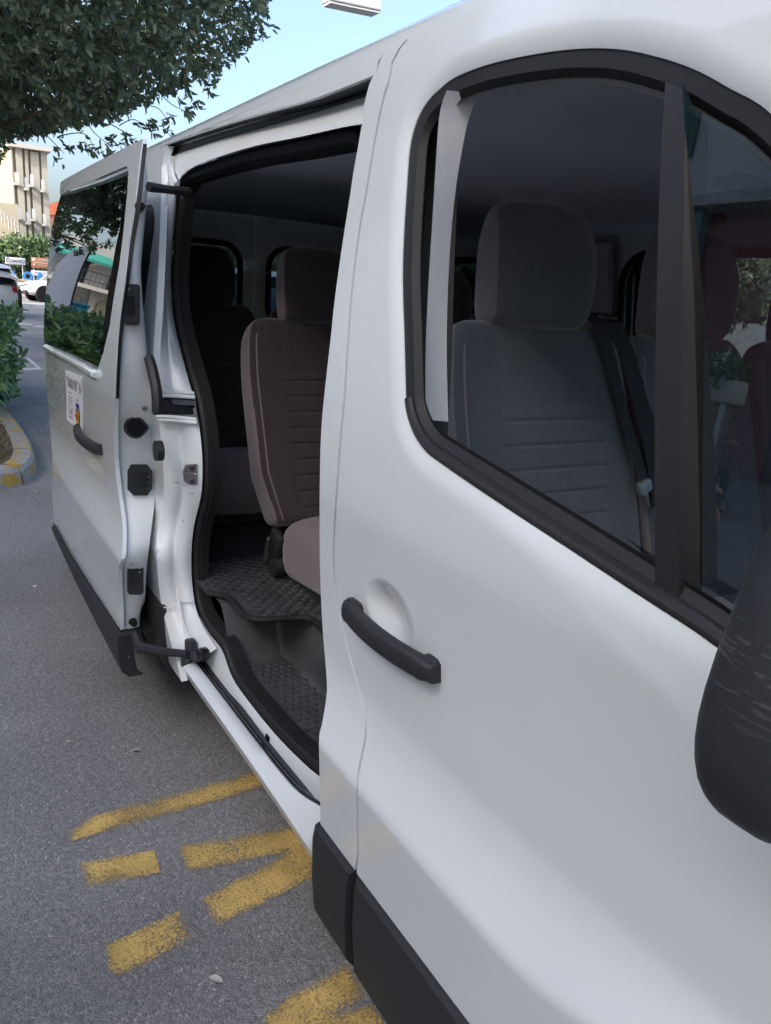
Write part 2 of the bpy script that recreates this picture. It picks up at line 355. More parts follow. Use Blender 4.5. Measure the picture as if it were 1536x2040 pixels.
xs = hx0+.046; MB().rbox((xs, -(float(S(xs, hz0))+.0235), hz0), (.0016, .004, .033), .0005).build('handle_joint', 'darkgloss', hb)
# cladding of the front door and the pillar
def cladding(name, topc, x0, x1, parent, ztopf, off=.012, zb=.245, fn=S, r0=.03):
    X = np.linspace(x0, x1, 40); secs = []
    prof = [(0., .0), (.004, off), (.03, off+.004), (.12, off+.002), (.2, off-.006), (.235, off-.03)]
    for x in X:
        T = ztopf(x); e = min(1, max(0, (x-x0)/r0)); e = math.sqrt(1-(1-e)**2)
        secs.append([np.array((x, -(float(fn(x, T))+(o_ if i else -.004)-.012*(1-e)-.0*i), T-.002-dz*(T-zb)/.235*(.9+.1*e))) for i, (dz, o_) in enumerate(prof)])
    n = len(prof); V = [p for s in secs for p in s]; F = [(i*n+k, i*n+k+1, (i+1)*n+k+1, (i+1)*n+k) for i in range(len(secs)-1) for k in range(n-1)]
    b = len(V)
    for s in (secs[0], secs[-1]):      # closed ends
        b = len(V); V += s+[p+np.array((0, .05, 0)) for p in s]; F += [(b+k, b+k+1, b+n+k+1, b+n+k) for k in range(n-1)]
    return mesh(name, V, F, 'plastic', parent, sharp=45)
ctz = lambda x: float(np.interp(x, [c[0] for c in ctop], [c[1] for c in ctop]))
cladding('door_cladding', None, seam[-1][0]+.004, XF, front_door, ctz)
# --- B pillar -------------------------------------------------------
pil_px = [(747, 147), (737, 165), (726, 207), (720, 253), (704, 344), (697, 392), (684, 474), (668, 588), (659, 672), (641, 842), (637, 983), (637, 1100), (639, 1178), (643, 1257), (651, 1355), (650, 1390), (642, 1440), (636, 1467), (636, 1516), (638, 1590), (638, 1641)]
pil = xz([PB(*p) for p in cr(pil_px, 5)])
pout = [(x-.0030, z) for x, z in seam_top+seam]+pil[::-1]+[(pil[0][0]+.0005, ztop-.001)]
pillar = panel('centre_pillar', pout, [], 'paint', van, step=.0115, flange=.012)
pz = lambda x: float(np.interp(x, [pil[-1][0], seam[-1][0]], [pil[-1][1], seam[-1][1]]))
cladding('pillar_cladding', None, pil[-1][0]-.012, seam[-1][0]-.003, pillar, pz, r0=.02)
MB().strip(*[[np.array((x+dx, -(float(S(x, z))-.007), z)) for x, z in seam] for dx in (-.012, .016)]).build('door_gap_seal', 'rubber', pillar)
# inner face of the pillar (grey trim inside, white jamb strip behind the door window)
pi = [(x, z) for x, z in pil if z > .55]
MB().strip([np.array((x+.004, -(float(S(x, z))-.03), z)) for x, z in pi], [np.array((x+.0, -.80, z)) for x, z in pi], [np.array((x+.13, -.79, z)) for x, z in pi]).build('pillar_trim', 'trimcard', pillar)
ws = [onY(u, v, -.86) for u, v in cr(arr([(955, 186), (934, 236), (915, 330), (902, 430), (893, 560), (890, 700), (893, 840)]), 6)]
we = [onY(u, v, -.90) for u, v in cr(arr([(890, 180), (876, 225), (868, 330), (862, 430), (854, 560), (848, 700), (848, 836)]), 6)]
MB().strip(we, ws).build('pillar_inner_trim', 'greytrim', pillar)
# --- roof, left side, rear, front ------------------------------------
def roofsec(x):
    q = [(.874, 0), (.868, .015), (.852, .033), (.825, .048), (.77, .064), (.70, .076), (.60, .085), (.40, .092), (.2, .095)]
    base = float(S(x, ztop))-.876+.0; e = zt(x)-ztop; tail = .05*max(0, -x-2.5)**2
    L_ = [(-(a+base), ztop+e+b-tail) for a, b in q]+[(0, ztop+e+.096-tail)]
    L_ = L_+[(-y, z) for y, z in L_[:-1][::-1]]
    return [np.array((x, y, z)) for y, z in L_]
XR = -2.95
xsr = list(np.linspace(XR, .42, 30))+list(np.linspace(.48, 1.02, 14))
V, F = loft([roofsec(x) for x in xsr], closed=False, cap=False)
# gutters pressed into the roof, seen as slight ribs
V = [v+np.array((0, 0, -.006 if .50 < abs(v[1]) < .65 else 0)) for v in V]
roof = mesh('roof', V, F, 'paint', van, sharp=60)
lip_px = [(321, 291), (420, 256), (520, 226), (620, 198), (700, 168), (738, 153), (749, 148)]
lip = [PB(*p) for p in cr(arr(lip_px), 6)]
roof_low = [np.array((p[0], -float(S(p[0], ztop)), ztop)) for p in lip]
roof_mid = [.5*(a+b)+np.array((0, -.003, 0)) for a, b in zip(lip, roof_low)]
MB().strip(roof_low, roof_mid, lip, [p+np.array((0, .004, -.002)) for p in lip]).build('roof_lip', 'paint', roof)
MB().strip([p+np.array((0, .004, -.002)) for p in lip], [p+np.array((0, .05, .0)) for p in lip]).build('lip_underside', 'rail', roof)
# upper rail band, white header strip
ru = [onY(u, v, -.845) for u, v in cr(arr([(326, 293), (420, 262), (520, 232), (620, 202), (745, 150), (760, 144)]), 6)]
rl = [onY(u, v, -.840) for u, v in cr(arr([(338, 314), (430, 283), (530, 255), (630, 226), (738, 192), (752, 187)]), 6)]
rm = [.5*(a+b) for a, b in zip(ru, rl)]
rail = MB().strip(ru, rl).build('upper_rail', 'rail', roof)
MB().tube([p+np.array((0, -.008, .006)) for p in rm], .0055, 6).build('rail_groove', 'darkgloss', rail)
MB().tube([p+np.array((0, -.004, .002)) for p in rl], .004, 6).build('rail_edge', 'rail', rail)
hd0 = [p+np.array((0, -.006, 0)) for p in rl]
hd1 = [onY(u, v, -.862) for u, v in cr(arr([(345, 330), (430, 297), (530, 268), (630, 240), (734, 212), (750, 206)]), 6)]
hd2 = [onY(u, v, -.872) for u, v in cr(arr([(356, 360), (385, 332), (495, 294), (600, 272), (690, 252), (745, 244)]), 6)]
MB().strip(hd0, hd1, hd2).build('door_header', 'jamb', roof, sharp=70)
# left side
def side_panel(name, x0, x1, z0, wins, m='paint', parent=van):
    o_ = [(x0, z0), (x1, z0), (x1, min(zt(x1), ztop))]+[(x, zt(x)) for x in np.linspace(x1-.03, x0+.03, 12)]+[(x0, zt(x0))]
    return panel(name, o_, wins, m, parent, side=1, step=.05, flange=.03)
wr = rrect(-2.75, 1.20, -1.36, 1.70, .10); wm = rrect(-1.16, 1.20, -.13, 1.72, .12); wd = [(.12, 1.24), (.98, 1.16), (1.0, 1.30), (.85, 1.55), (.6, 1.74), (.2, 1.76), (.1, 1.70)]
left = side_panel('left_side', XR, 1.08, .28, [wr, wm, wd])
for nm, w in (('left_rear_window', wr), ('left_centre_window', wm), ('left_door_window', wd)):
    panel(nm, w, [], 'tint', left, side=1, off=-.012, step=.1, flange=0)
    PA = [np.array((x, float(S(x, z))-.03, z)) for x, z in w]; MB().tube(PA+[PA[0]], .016, 6, cap=False).build('window_seal', 'rubber', left)
# right rear quarter with window and wheel arch
arch = [(-2.06+.40*math.cos(a), .36+.40*math.sin(a)) for a in np.linspace(0, math.pi, 15)]
jl_px = [(322, 335), (320, 420), (316, 520), (311, 620), (306, 720), (316, 830), (325, 930), (325, 990), (312, 1075), (318, 1180), (335, 1260), (352, 1318)]
jl = [PB(*p) for p in cr(arr(jl_px), 5)]
qo = [(jl[0][0]-.004, ztop)]+xz(jl)+[(-1.02, .30)]+[(-1.62, .30)]+arch[1:-1]+[(-2.5, .30), (XR, .45), (XR, ztop)]
wq = rrect(-2.75, 1.20, -1.335, 1.72, .09)
quarter = panel('rear_quarter', qo, [wq], 'paint', van, step=.03, flange=.02)
panel('quarter_window', wq, [], 'privacy', quarter, off=-.004, step=.1, flange=0)
panel('quarter_cladding', [(-1.16, .28), (-1.16, .50), (-1.55, .50), (-1.62, .28)], [], 'plastic', quarter, off=.012, step=.05, flange=.02)
# rear doors with windows: in (Y, Z) at X = XR
def flat(name, outline, holes, m, parent, X, thick=.03, sgn=-1):
    pts = [Vector(p) for p in outline]; E = [(i, (i+1) % len(outline)) for i in range(len(outline))]
    for h in holes: b = len(pts); pts += [Vector(p) for p in h]; E += [(b+i, b+(i+1) % len(h)) for i in range(len(h))]
    rv, re, rf, *_ = delaunay_2d_cdt(pts, E, [], 0, 1e-7); Q = np.array([p[:] for p in rv]); F = np.array([f[:] for f in rf]); c = Q[F].mean(1); ok = inpoly(c, outline)
    for h in holes: ok &= ~inpoly(c, h)
    F = F[ok]; n = len(Q); V = [(X, y, z) for y, z in Q]+[(X-sgn*thick, y, z) for y, z in Q]; FF = [tuple(f) for f in F]+[tuple(i+n for i in f[::-1]) for f in F]
    idx = {tuple(np.round(q, 6)): i for i, q in enumerate(Q)}
    for lp in [outline]+holes:
        k = [idx[tuple(np.round(np.array(p, float), 6))] for p in lp]; FF += [(k[i], k[(i+1) % len(k)], k[(i+1) % len(k)]+n, k[i]+n) for i in range(len(k))]
    return mesh(name, V, FF, m, parent, sharp=30)
rwy = [(-.70, -.06), (.10, .72)]
for s, (y0, y1), (a, b) in ((-1, (-.93, .018), rwy[0]), (1, (.022, .93), rwy[1])):
    o_ = [(y0, .36), (y1, .36), (y1, 1.86 if s < 0 else 1.66)]
    o_ = [(y0, .36), (y1, .36), (y1, 1.88 if s < 0 else 1.80), (y1-(.06 if s > 0 else 0), 1.87), (y0+(.06 if s < 0 else 0), 1.87), (y0, 1.80 if s < 0 else 1.88)]
    w = rrect(a, 1.30, b, 1.705, .10)
    rd = flat('rear_door', o_, [w], 'paint', van, XR)
    flat('rear_window', w, [], 'tint', rd, XR+.012, .004)
    fr_ = [np.array((XR+.038, y, z)) for y, z in w]; MB().tube(fr_+[fr_[0]], .016, 6, cap=False).build('window_seal', 'rubber', rd)
    flat('rear_door_trim', [(y0+.08, .6), (y1-.04, .6), (y1-.04, 1.25), (y0+.08, 1.25)], [], 'trimcard', rd, XR+.045, .01)
MB().rbox((XR-.05, 0, .40), (.12, 1.84, .26), .05, seg=3).build('rear_bumper', 'plastic', van)
m_ = MB()
for s in (-1, 1): m_ = MB().rbox((XR+.01, s*.885, 1.15), (.09, .09, .60), .03); m_.build('tail_light', mat('tail_red%d' % s, (.35, .01, .01), .2, .6), van)
# front end
def nose():
    secs = []
    for x, hw, zb, zh, zc in ((1.08, .935, .28, 1.17, 1.22), (1.30, .93, .28, 1.14, 1.20), (1.55, .91, .28, 1.08, 1.14), (1.75, .87, .28, .98, 1.03), (1.90, .80, .30, .80, .84), (1.98, .70, .34, .60, .62)):
        half = [(-hw*.6, zb), (-hw+.03, zb+.02), (-hw, zb+.15), (-hw, (zb+zh)*.5), (-hw+.01, zh-.08), (-hw+.06, zh), (-hw*.6, zc-.01)]
        secs.append([np.array((x, y, z)) for y, z in half]+[np.array((x, -y, z)) for y, z in half[::-1]])
    return loft(secs, closed=True, cap=True)
V, F = nose(); nose_o = mesh('front_body', V, F, 'paint', van, sharp=50)
wsB = [np.array((1.52-.25*(y/.85)**2, y, 1.16)) for y in np.linspace(-.86, .86, 13)]; wsT = [np.array((.86-.12*(y/.8)**2, y, zt(.86)+.055-.03*(y/.8)**2)) for y in np.linspace(-.76, .76, 13)]
MB().strip(wsB, wsT).build('windscreen', 'clear', van)
for s in (-1, 1):
    MB().tube([np.array((1.26, s*.89, 1.17)), np.array((1.08, s*.86, 1.45)), np.array((.74, s*.80, zt(.74)+.01))], [.05, .045, .05], 8).build('windscreen_pillar', 'paint', van)
    MB().rbox((1.84, s*.72, .92), (.26, .26, .16), .07, seg=3).build('headlight', 'clear', nose_o)
MB().rbox((1.97, 0, .42), (.16, 1.5, .24), .06, seg=3).build('front_bumper', 'plastic', nose_o)
MB().rbox((1.30, 0, 1.02), (.45, 1.7, .22), .08, seg=3).build('dashboard', 'trimcard', van)
# wheels
def wheel(parent, x, y, r=.335, w=.21, name='wheel'):
    s = -1 if y < 0 else 1; prof = [(r-.13, -w/2+.02), (r-.03, -w/2), (r, -w/2+.04), (r, w/2-.04), (r-.03, w/2), (r-.13, w/2-.02)]; n = 28
    secs = [[np.array((x+a*math.cos(t), y+b, r+a*math.sin(t))) for a, b in prof] for t in np.linspace(0, 2*math.pi, n+1)[:-1]]
    k = len(prof); V = [p for q in secs for p in q]; F = [(i*k+j, i*k+j+1, ((i+1) % n)*k+j+1, ((i+1) % n)*k+j) for i in range(n) for j in range(k-1)]
    t = mesh(name, V, F, 'tyre', parent, sharp=40)
    m_ = MB().cyl((x, y+s*(w/2-.035), r), (0, 1, 0), r-.125, .02, 28).cyl((x, y+s*(w/2-.02), r), (0, 1, 0), .06, .03, 16)
    for q in range(5):
        a = 2*math.pi*q/5+.3; c, si = math.cos(a), math.sin(a); m_.rbox((x+.12*c, y+s*(w/2-.022), r+.12*si), (.20, .025, .05), .01, rot=[[c, 0, -si], [0, 1, 0], [si, 0, c]])
    m_.build('rim', 'alloy', t); return t
for x, y in ((-2.06, -.84), (-2.06, .84), (1.08, -.84), (1.08, .84)): wheel(van, x, y)
# --- floor, step, sill ------------------------------------------------
FZ, SZ = .575, .425
fl = MB(); fl.box((-1.06, .14, FZ-.02), (3.7, 1.52, .04)); fl.box((-2.05, -.755, FZ-.02), (1.72, .27, .04))   # main floor; the step well is left open
fl.box((.48, -.755, FZ-.02), (1.0, .27, .04)); fl.build('cabin_floor', 'carpet', van, smooth=False)
MB().box((-.8, 0, .27), (3.8, 1.68, .10)).build('underbody', 'under', van, smooth=False)
sill_o = [onY(u, v, -.94) for u, v in cr(arr([(352, 1308), (366, 1330), (430, 1420), (495, 1513), (560, 1608), (628, 1711), (660, 1762)]), 5)]
sill_i = [onY(u, v, -.905) for u, v in cr(arr([(372, 1300), (394, 1328), (440, 1388), (500, 1467), (567, 1550), (600, 1583), (640, 1608), (680, 1640)]), 5)]
sill_u = [p+np.array((0, .03, -.07)) for p in sill_o]
sill = MB().strip(sill_u, [p+np.array((0, .004, -.006)) for p in sill_o], sill_o, [.55*a+.45*b+np.array((0, -.004, .004)) for a, b in zip(resamp(sill_o, 31), resamp(sill_i, 31))], sill_i, [p+np.array((0, .008, -.006)) for p in sill_i]).build('sill', 'jamb', van, sharp=50)
# lower rail channel
lr_o = [p+np.array((0, .006, -.008)) for p in sill_i]
wi_px = [(405, 1300), (419, 1321), (457, 1370), (486, 1402), (532, 1462), (570, 1508), (620, 1568), (645, 1600)]
wi = [onY(u, v, -.865) for u, v in cr(arr(wi_px), 5)]
mid = [.5*(a+b)+np.array((0, 0, -.02)) for a, b in zip(resamp(lr_o, 36), resamp(wi, 36))]
lrail = MB().strip(lr_o, mid, [p+np.array((0, -.002, -.012)) for p in resamp(wi, 36)]).build('lower_rail', 'rail', sill, sharp=60)
for k, (t, r_) in enumerate(((.12, .0045), (.3, .004), (.55, .005))):
    MB().tube([(1-t)*a+t*b+np.array((0, 0, .003-.01*k)) for a, b in zip(resamp(lr_o, 36), resamp(wi, 36))], r_, 6).build('rail_lip', 'darkgloss' if k % 2 == 0 else 'rail', lrail)
# door opening seal: one closed loop of rubber
so_px = [(353, 400), (344, 517), (343, 579), (349, 641), (367, 718), (387, 790), (398, 850), (404, 917), (402, 983), (388, 1050), (383, 1117), (387, 1183), (397, 1227), (417, 1262), (443, 1296), (461, 1346), (486, 1385), (539, 1452), (592, 1508), (637, 1547), (690, 1580)]
so3 = [onY(u, v, -.855) for u, v in cr(arr(so_px), 5)]
header = [onY(u, v, -.845) for u, v in cr(arr([(356, 372), (366, 348), (388, 331), (495, 296), (600, 273), (690, 252), (712, 256), (720, 275)]), 5)]
opening = header[::-1]+so3
sealc = [p+np.array((0, .012, 0)) for p in opening]
def inward(P, d):      # shift a 3-d curve towards the opening's middle in X, Z
    c = np.array((-.55, 0, 1.1)); out = []
    for i, p in enumerate(P):
        t = P[min(i+1, len(P)-1)]-P[max(i-1, 0)]; n = np.array((-t[2], 0, t[0])); n = n/(np.linalg.norm(n)+1e-9)
        if n@(c-p) < 0: n = -n
        out.append(p+n*d)
    return out
sl_ = inward(sealc, .014)
opseal = MB().tube(sl_, .0155, 10).build('door_opening_seal', 'rubber', van)
MB().strip([p+np.array((0, .0, 0)) for p in inward(sealc, .018)], [p+np.array((0, .006, 0)) for p in inward(sealc, .034)], [p+np.array((0, .03, 0)) for p in inward(sealc, .036)]).build('seal_trim', 'under', opseal)
# white inner strip between lower rail and seal
lo = [p for p in so3 if p[2] < .62]
wi_up = resamp([onY(u, v, -.858) for u, v in cr(arr(so_px[12:]), 5)], 36)
MB().strip([p+np.array((0, -.002, -.012)) for p in resamp(wi, 36)], resamp(wi, 36), wi_up).build('sill_inner', 'jamb', sill, sharp=60)
m_ = MB(); p = onY(533, 1470, -.868); m_.rbox(p, (.022, .006, .016), .003); m_.build('drain_plug', 'darkgloss', sill)
# C pillar jamb
jr = [onY(u, v, -.865) for u, v in cr(arr([(336, 306), (345, 340), (352, 372), (348, 424), (341, 517), (341, 579), (347, 641), (365, 718), (385, 790), (397, 850), (403, 917), (401, 983), (386, 1050), (381, 1117), (385, 1183), (395, 1227), (415, 1266), (432, 1292)]), 4)]
jl2 = [PB(323, 297)]+jl
n_ = 60; a_, b_ = resamp(jl2, n_), resamp(jr, n_)
def mixc(t, dx, dy): return [(1-t)*p+t*q+np.array((dx, dy, 0)) for p, q in zip(a_, b_)]
jamb = MB().strip(list(a_), mixc(.15, .006, .0), mixc(.36, .007, .001), mixc(.44, -.004, .006), mixc(.50, -.004, .005), mixc(.58, .007, -.001), mixc(.85, .010, -.002), list(b_)).build('rear_pillar_jamb', 'jamb', van, sharp=80)
# rail slot with its shelf lips
def quad_px(px, Y, name, m, parent, d=.004, X=None):
    P = [(onJ(u, v, .006 if Y == 'J0' else .012) if isinstance(Y, str) else onY(u, v, Y)) if X is None else onX(u, v, X) for u, v in px]
    c = sum(P)/len(P); vec = (c-CAM); vec = vec/np.linalg.norm(vec)*d
    return MB().prism(P, vec).build(name, m, parent, sharp=30)
js = -.893
_jly = [p[1] for p in jl_px]; _jlx = [p[0] for p in jl_px]; _jr_px = [(336, 306), (345, 340), (352, 372), (348, 424), (341, 517), (341, 579), (347, 641), (365, 718), (385, 790), (397, 850), (403, 917), (401, 983), (386, 1050), (381, 1117), (385, 1183), (395, 1227), (415, 1266), (432, 1292)]
def onJ(u, v, d=.008):
    P1 = PB(float(np.interp(v, _jly, _jlx)), v); P2 = onY(float(np.interp(v, [p[1] for p in _jr_px], [p[0] for p in _jr_px])), v, -.865)
    t = P2-P1; n = np.array((-t[1], t[0], 0)); n = n/np.linalg.norm(n); dr = ray(u, v); k = ((P1-CAM)@n)/(dr@n); p = CAM+dr*k; e = CAM-p; return p+e/np.linalg.norm(e)*(d+.012)
slot = quad_px([(304, 784), (388, 788), (394, 834), (306, 826)], 'J0', 'centre_rail_slot', 'darkgloss', jamb)
for k, (a, b) in enumerate((((306, 781), (386, 784)), ((306, 788), (388, 792)), ((312, 829), (392, 836)), ((316, 836), (393, 843)))):
    MB().tube([onJ(*a, .010), onJ((a[0]+b[0])/2, (a[1]+b[1])/2-1, .012), onJ(*b, .010)], .0058, 8).build('slot_lip', 'jamb', jamb)
quad_px([(342, 795), (386, 798), (388, 808), (344, 806)], 'J1', 'roller_carriage', 'rail', slot)
quad_px([(312, 822), (390, 826), (390, 832), (312, 828)], 'J1', 'slot_floor', 'rail', slot)
# striker plate
st = quad_px([(364, 940), (370, 926), (392, 924), (393, 966), (374, 965), (366, 957)], 'J0', 'striker', 'metal', jamb, .005)
P = [onJ(u, v, .014) for u, v in ((366, 943), (385, 942), (391, 946))]; MB().tube(P, .0035, 8).build('striker_loop', 'metal', st)
for u, v in ((381, 933), (382, 960)): MB().cyl(onJ(u, v, .013), (0.5, -1, 0), .0065, .006, 10).build('screw', 'rail', st)
for px_, r_ in (([(357, 1196), (372, 1199), (387, 1197)], .003), ([(357, 1196), (360, 1215), (364, 1240), (366, 1262)], .0025), ([(326, 1210), (338, 1211), (349, 1209)], .0022)):
    MB().tube([onJ(u, v, .004) for u, v in cr(arr(px_), 5)], r_, 6).build('seam_sealer', 'jamb', jamb)
for a, b in (((347, 961), (357, 962)), ((378, 983), (387, 983)), ((363, 966), (371, 969)), ((364, 1036), (366, 1040))): MB().tube([onJ(*a, .006), onJ(*b, .006)], .0009, 5).build('scuff_mark', 'ink', jamb)
# header corner pressing
MB().tube([onY(u, v, -.872) for u, v in cr(arr([(343, 312), (342, 330), (346, 352), (354, 366)]), 6)], .007, 8).build('corner_pressing', 'jamb', jamb)
# step well
st_px = [(430, 1262), (470, 1245), (520, 1252), (575, 1240), (640, 1255)]
stepm = MB(); xa, xb, ya, yb = -1.02, -.02, -.836, -.625
_lo = sorted((p[0], p[2]) for p in so3 if p[2] < .60 and p[0] > -1.0); _lx = [q[0] for q in _lo]; _lz = [q[1] for q in _lo]
def stepz(x, y):
    a = np.clip((x-(-.97))/.14, 0, 1); a = a*a*(3-2*a); b = np.clip((yb-y)/.055, 0, 1); b = b*b*(3-2*b); c = np.clip((-.05-x)/.06, 0, 1)
    z = FZ-.004+(SZ-FZ)*a*b*c; o = np.clip((-.775-y)/.061, 0, 1); o = o*o
    return z+max(0., float(np.interp(x, _lx, _lz))+.012-z)*o
gx = np.linspace(xa, xb, 90); gy = np.linspace(ya, yb, 60)
stepm.add([(x, y, stepz(x, y)) for x in gx for y in gy], [(i*60+j, i*60+j+1, (i+1)*60+j+1, (i+1)*60+j) for i in range(89) for j in range(59)])
step = stepm.build('step_well', 'matdust', van, sharp=80)
bm_ = MB(); k = 0
for i in range(60):
    for j in range(12):
        x = -.80+i*.0262; y = -.788+j*.0235+(.0118 if i % 2 else 0)
        if x > -.07 or y > -.682 or y < -.79 or x < -.81: continue
        c = np.array((x, y, float(stepz(x, y))))
        ring_ = [c+np.array((.0098*math.cos(a), .0098*math.sin(a), .000)) for a in np.linspace(0, 2*math.pi, 11)[:-1]]; tp = [c+np.array((.0082*math.cos(a), .0082*math.sin(a), .0038)) for a in np.linspace(0, 2*math.pi, 11)[:-1]]
        bm_.add(ring_+tp, [(q, (q+1) % 10, 10+(q+1) % 10, 10+q) for q in range(10)]+[tuple(range(10, 20))])
bo = bm_.build('tread_studs', 'mat', step, sharp=25); bo['kind'] = 'stuff'
# floor mat: lies loose on the floor, so a thing of its own
me_px = [(412, 1180), (440, 1184), (458, 1192), (472, 1208), (486, 1224), (508, 1232), (545, 1232), (590, 1229), (618, 1231), (632, 1240), (650, 1262)]
me3 = [onZ(u, v, FZ+.012) for u, v in cr(arr(me_px), 5)]
edge2 = [(p[0], p[1]) for p in me3]; mo = edge2+[(-.30, edge2[-1][1]), (-.30, .3), (-1.30, .3), (-1.30, edge2[0][1])]
fm = thing('floor_mat', (-.8, -.3, FZ), 'black rubber floor mat with raised rim, under the second-row seat', 'floor mat', world=True)
rv, re, rf, *_ = delaunay_2d_cdt([Vector(p) for p in mo], [(i, (i+1) % len(mo)) for i in range(len(mo))], [], 0, 1e-6)
Q = np.array([p[:] for p in rv]); F = np.array([f[:] for f in rf]); F = F[inpoly(Q[F].mean(1), mo)]
mesh('base_sheet', [(x, y, FZ+.006) for x, y in Q], [tuple(f) for f in F], 'mat', fm)
MB().tube([np.array((p[0], p[1], FZ+.010)) for p in me3], .010, 8).build('rim', 'rubber', fm)
bm_ = MB(); PP = []
for i in range(46):
    for j in range(22):
        PP.append((-1.28+i*.0215, -.83+j*.044+(.022 if i % 2 else 0)))
PP = np.array(PP); ok = inpoly(PP, offset(mo, .03) if inpoly(np.array([offset(mo, .03)[0]]), mo)[0] else offset(mo, -.03))
for x, y in PP[ok]:
    if y > .05: continue
    hx = [(x+.0085*a, y+.0185*b) for a, b in ((-1, -.6), (-1, .6), (0, 1), (1, .6), (1, -.6), (0, -1))]
    bm_.add([(a, b, FZ+.006) for a, b in hx]+[(x+(a-x)*.82, y+(b-y)*.88, FZ+.012) for a, b in hx], [(q, (q+1) % 6, 6+(q+1) % 6, 6+q) for q in range(6)]+[tuple(range(6, 12))])
bo = bm_.build('tread_blocks', 'mat', fm, sharp=25); bo['kind'] = 'stuff'
# --- interior lining --------------------------------------------------
hl = []
for x in np.linspace(-2.9, .78, 26):
    q = [(-.81, 1.80), (-.79, 1.82), (-.74, 1.838), (-.6, 1.85), (-.3, 1.86), (0, 1.862)]; e = zt(x)-ztop+.008*math.sin(x*7)
    q = q+[(-a, b) for a, b in q[:-1][::-1]]; hl.append([np.array((x, y, z+e)) for y, z in q])
V, F = loft(hl, closed=False, cap=False); hlo = mesh('headliner', V, F, 'headliner', van, sharp=80)
MB().rbox((-.25, .35, 1.838), (.10, .22, .03), .012).build('roof_lamp', 'trimcard', hlo)
MB().rbox((-.62, .62, 1.80), (.18, .05, .03), .012).build('grab_handle', 'trimcard', hlo)
panel('left_lining', [(XR+.05, .55), (1.0, .55), (1.0, 1.14), (XR+.05, 1.17)], [], 'trimcard', van, side=1, off=-.07, step=.2, flange=0)
for x0, x1 in ((-1.34, -1.18), (-.11, .08)):
    panel('left_pillar_trim', [(x0, 1.17), (x1, 1.17), (x1, 1.76), (x0, 1.76)], [], 'greytrim', van, side=1, off=-.06, step=.1, flange=.03)
panel('right_lining', [(XR+.05, .55), (-1.22, .55), (-1.22, 1.17), (XR+.05, 1.17)], [], 'trimcard', van, off=-.07, step=.2, flange=0)
panel('front_door_card', [(.05, .56), (XF-.05, .56), (XF-.05, 1.17), (.05, 1.26)], [], 'trimcard', van, off=-.09, step=.1, flange=0)
panel('door_inner_frame', offset(WIN, -.10), [offset(WIN, -.045)], 'rubber', van, off=-.075, step=.05, flange=0)
# bolt plate on the rear post
bp = quad_px([(533, 432), (556, 428), (548, 447), (536, 452)], 0, 'bolt_plate', 'greytrim', van, .004, X=-2.86)
# --- seats ------------------------------------------------------------
def super_sec(hw, ht, n=96, e=.42):
    a = np.linspace(0, 2*math.pi, n+1)[:-1]; c, s = np.cos(a), np.sin(a)
    return np.stack([ht*np.sign(c)*np.abs(c)**e, hw*np.sign(s)*np.abs(s)**e], 1)     # x forward, y across
def backrest_mesh(H=.66, hw=.245, ht=.07, pleats=(.05, .10, .15, .20, .25, .30, .35, .40, .45), panel_w=.135):
    V = []; zs = np.unique(np.r_[np.linspace(0, H, 80), [p+d for p in pleats for d in (-.006, -.003, 0, .003, .006)]]); n = 160
    for z in zs:
        t = z/H; w = hw*(.86+.14*min(1, t/.25))*(1-.10*max(0, (t-.62)/.38)**2); th = ht*(1.0-.25*t)
        k = min(1., (H-z)/.085); k = math.sqrt(max(0, 1-(1-k)**2)); k2 = min(1, z/.03); k2 = math.sqrt(max(0., 1-(1-k2)**2)); w *= (.80+.20*k)*(.9+.1*k2); th *= (.30+.70*k)*(.6+.4*k2)
        q = super_sec(w, th, n)
        for x, y in q:
            if x > 0:
                b = abs(y)/w; x += .018*max(0, b-.55)*(1 if b < .9 else .6)           # side bolsters
                if abs(y) < panel_w:
                    g = min([abs(z-p) for p in pleats])
                    if z < max(pleats)+.02: x -= .0045*math.exp(-(g/.0035)**2)-.0025
                x -= .0045*math.exp(-((abs(y)-panel_w)/.004)**2)*(1 if t < .93 else 0)
            V.append((x, y, z))
    m = len(zs); F = [(i*n+k, i*n+(k+1) % n, (i+1)*n+(k+1) % n, (i+1)*n+k) for i in range(m-1) for k in range(n)]+[tuple((m-1)*n+k for k in range(n)), tuple(range(n))[::-1]]
    return V, F
def soft(V0, d, seed=0):
    V0 = np.array(V0); r = np.random.default_rng(seed); ph = r.uniform(0, 6, (4, 3)); fr_ = r.uniform(14, 34, (4, 3))
    for p, f in zip(ph, fr_): V0 = V0+d*np.sin((V0*f).sum(1)+p[0])[:, None]*np.array([1, .3, .3])*.5
    return V0
def headrest_mesh(hw=.138, H=.25, ht=.060):
    V = []; n = 48; zs = np.linspace(0, H, 26)
    for z in zs:
        t = z/H; k = min(1, t/.16); k = math.sqrt(max(0, 1-(1-k)**2)); k3 = min(1, (1-t)/.42); k3 = math.sqrt(max(0, 1-(1-k3)**2)); w = hw*(.93+.07*math.sin(t*3.1))*(.86+.14*k)*(.62+.38*k3); th = ht*(.45+.55*k)*(.4+.6*k3)
        V += [(x+.012*math.sin(t*2.6), y, z) for x, y in super_sec(w, th, n, .6)]
    m = len(zs); return soft(V, .004, 3), [(i*n+k, i*n+(k+1) % n, (i+1)*n+(k+1) % n, (i+1)*n+k) for i in range(m-1) for k in range(n)]+[tuple((m-1)*n+k for k in range(n)), tuple(range(n))[::-1]]
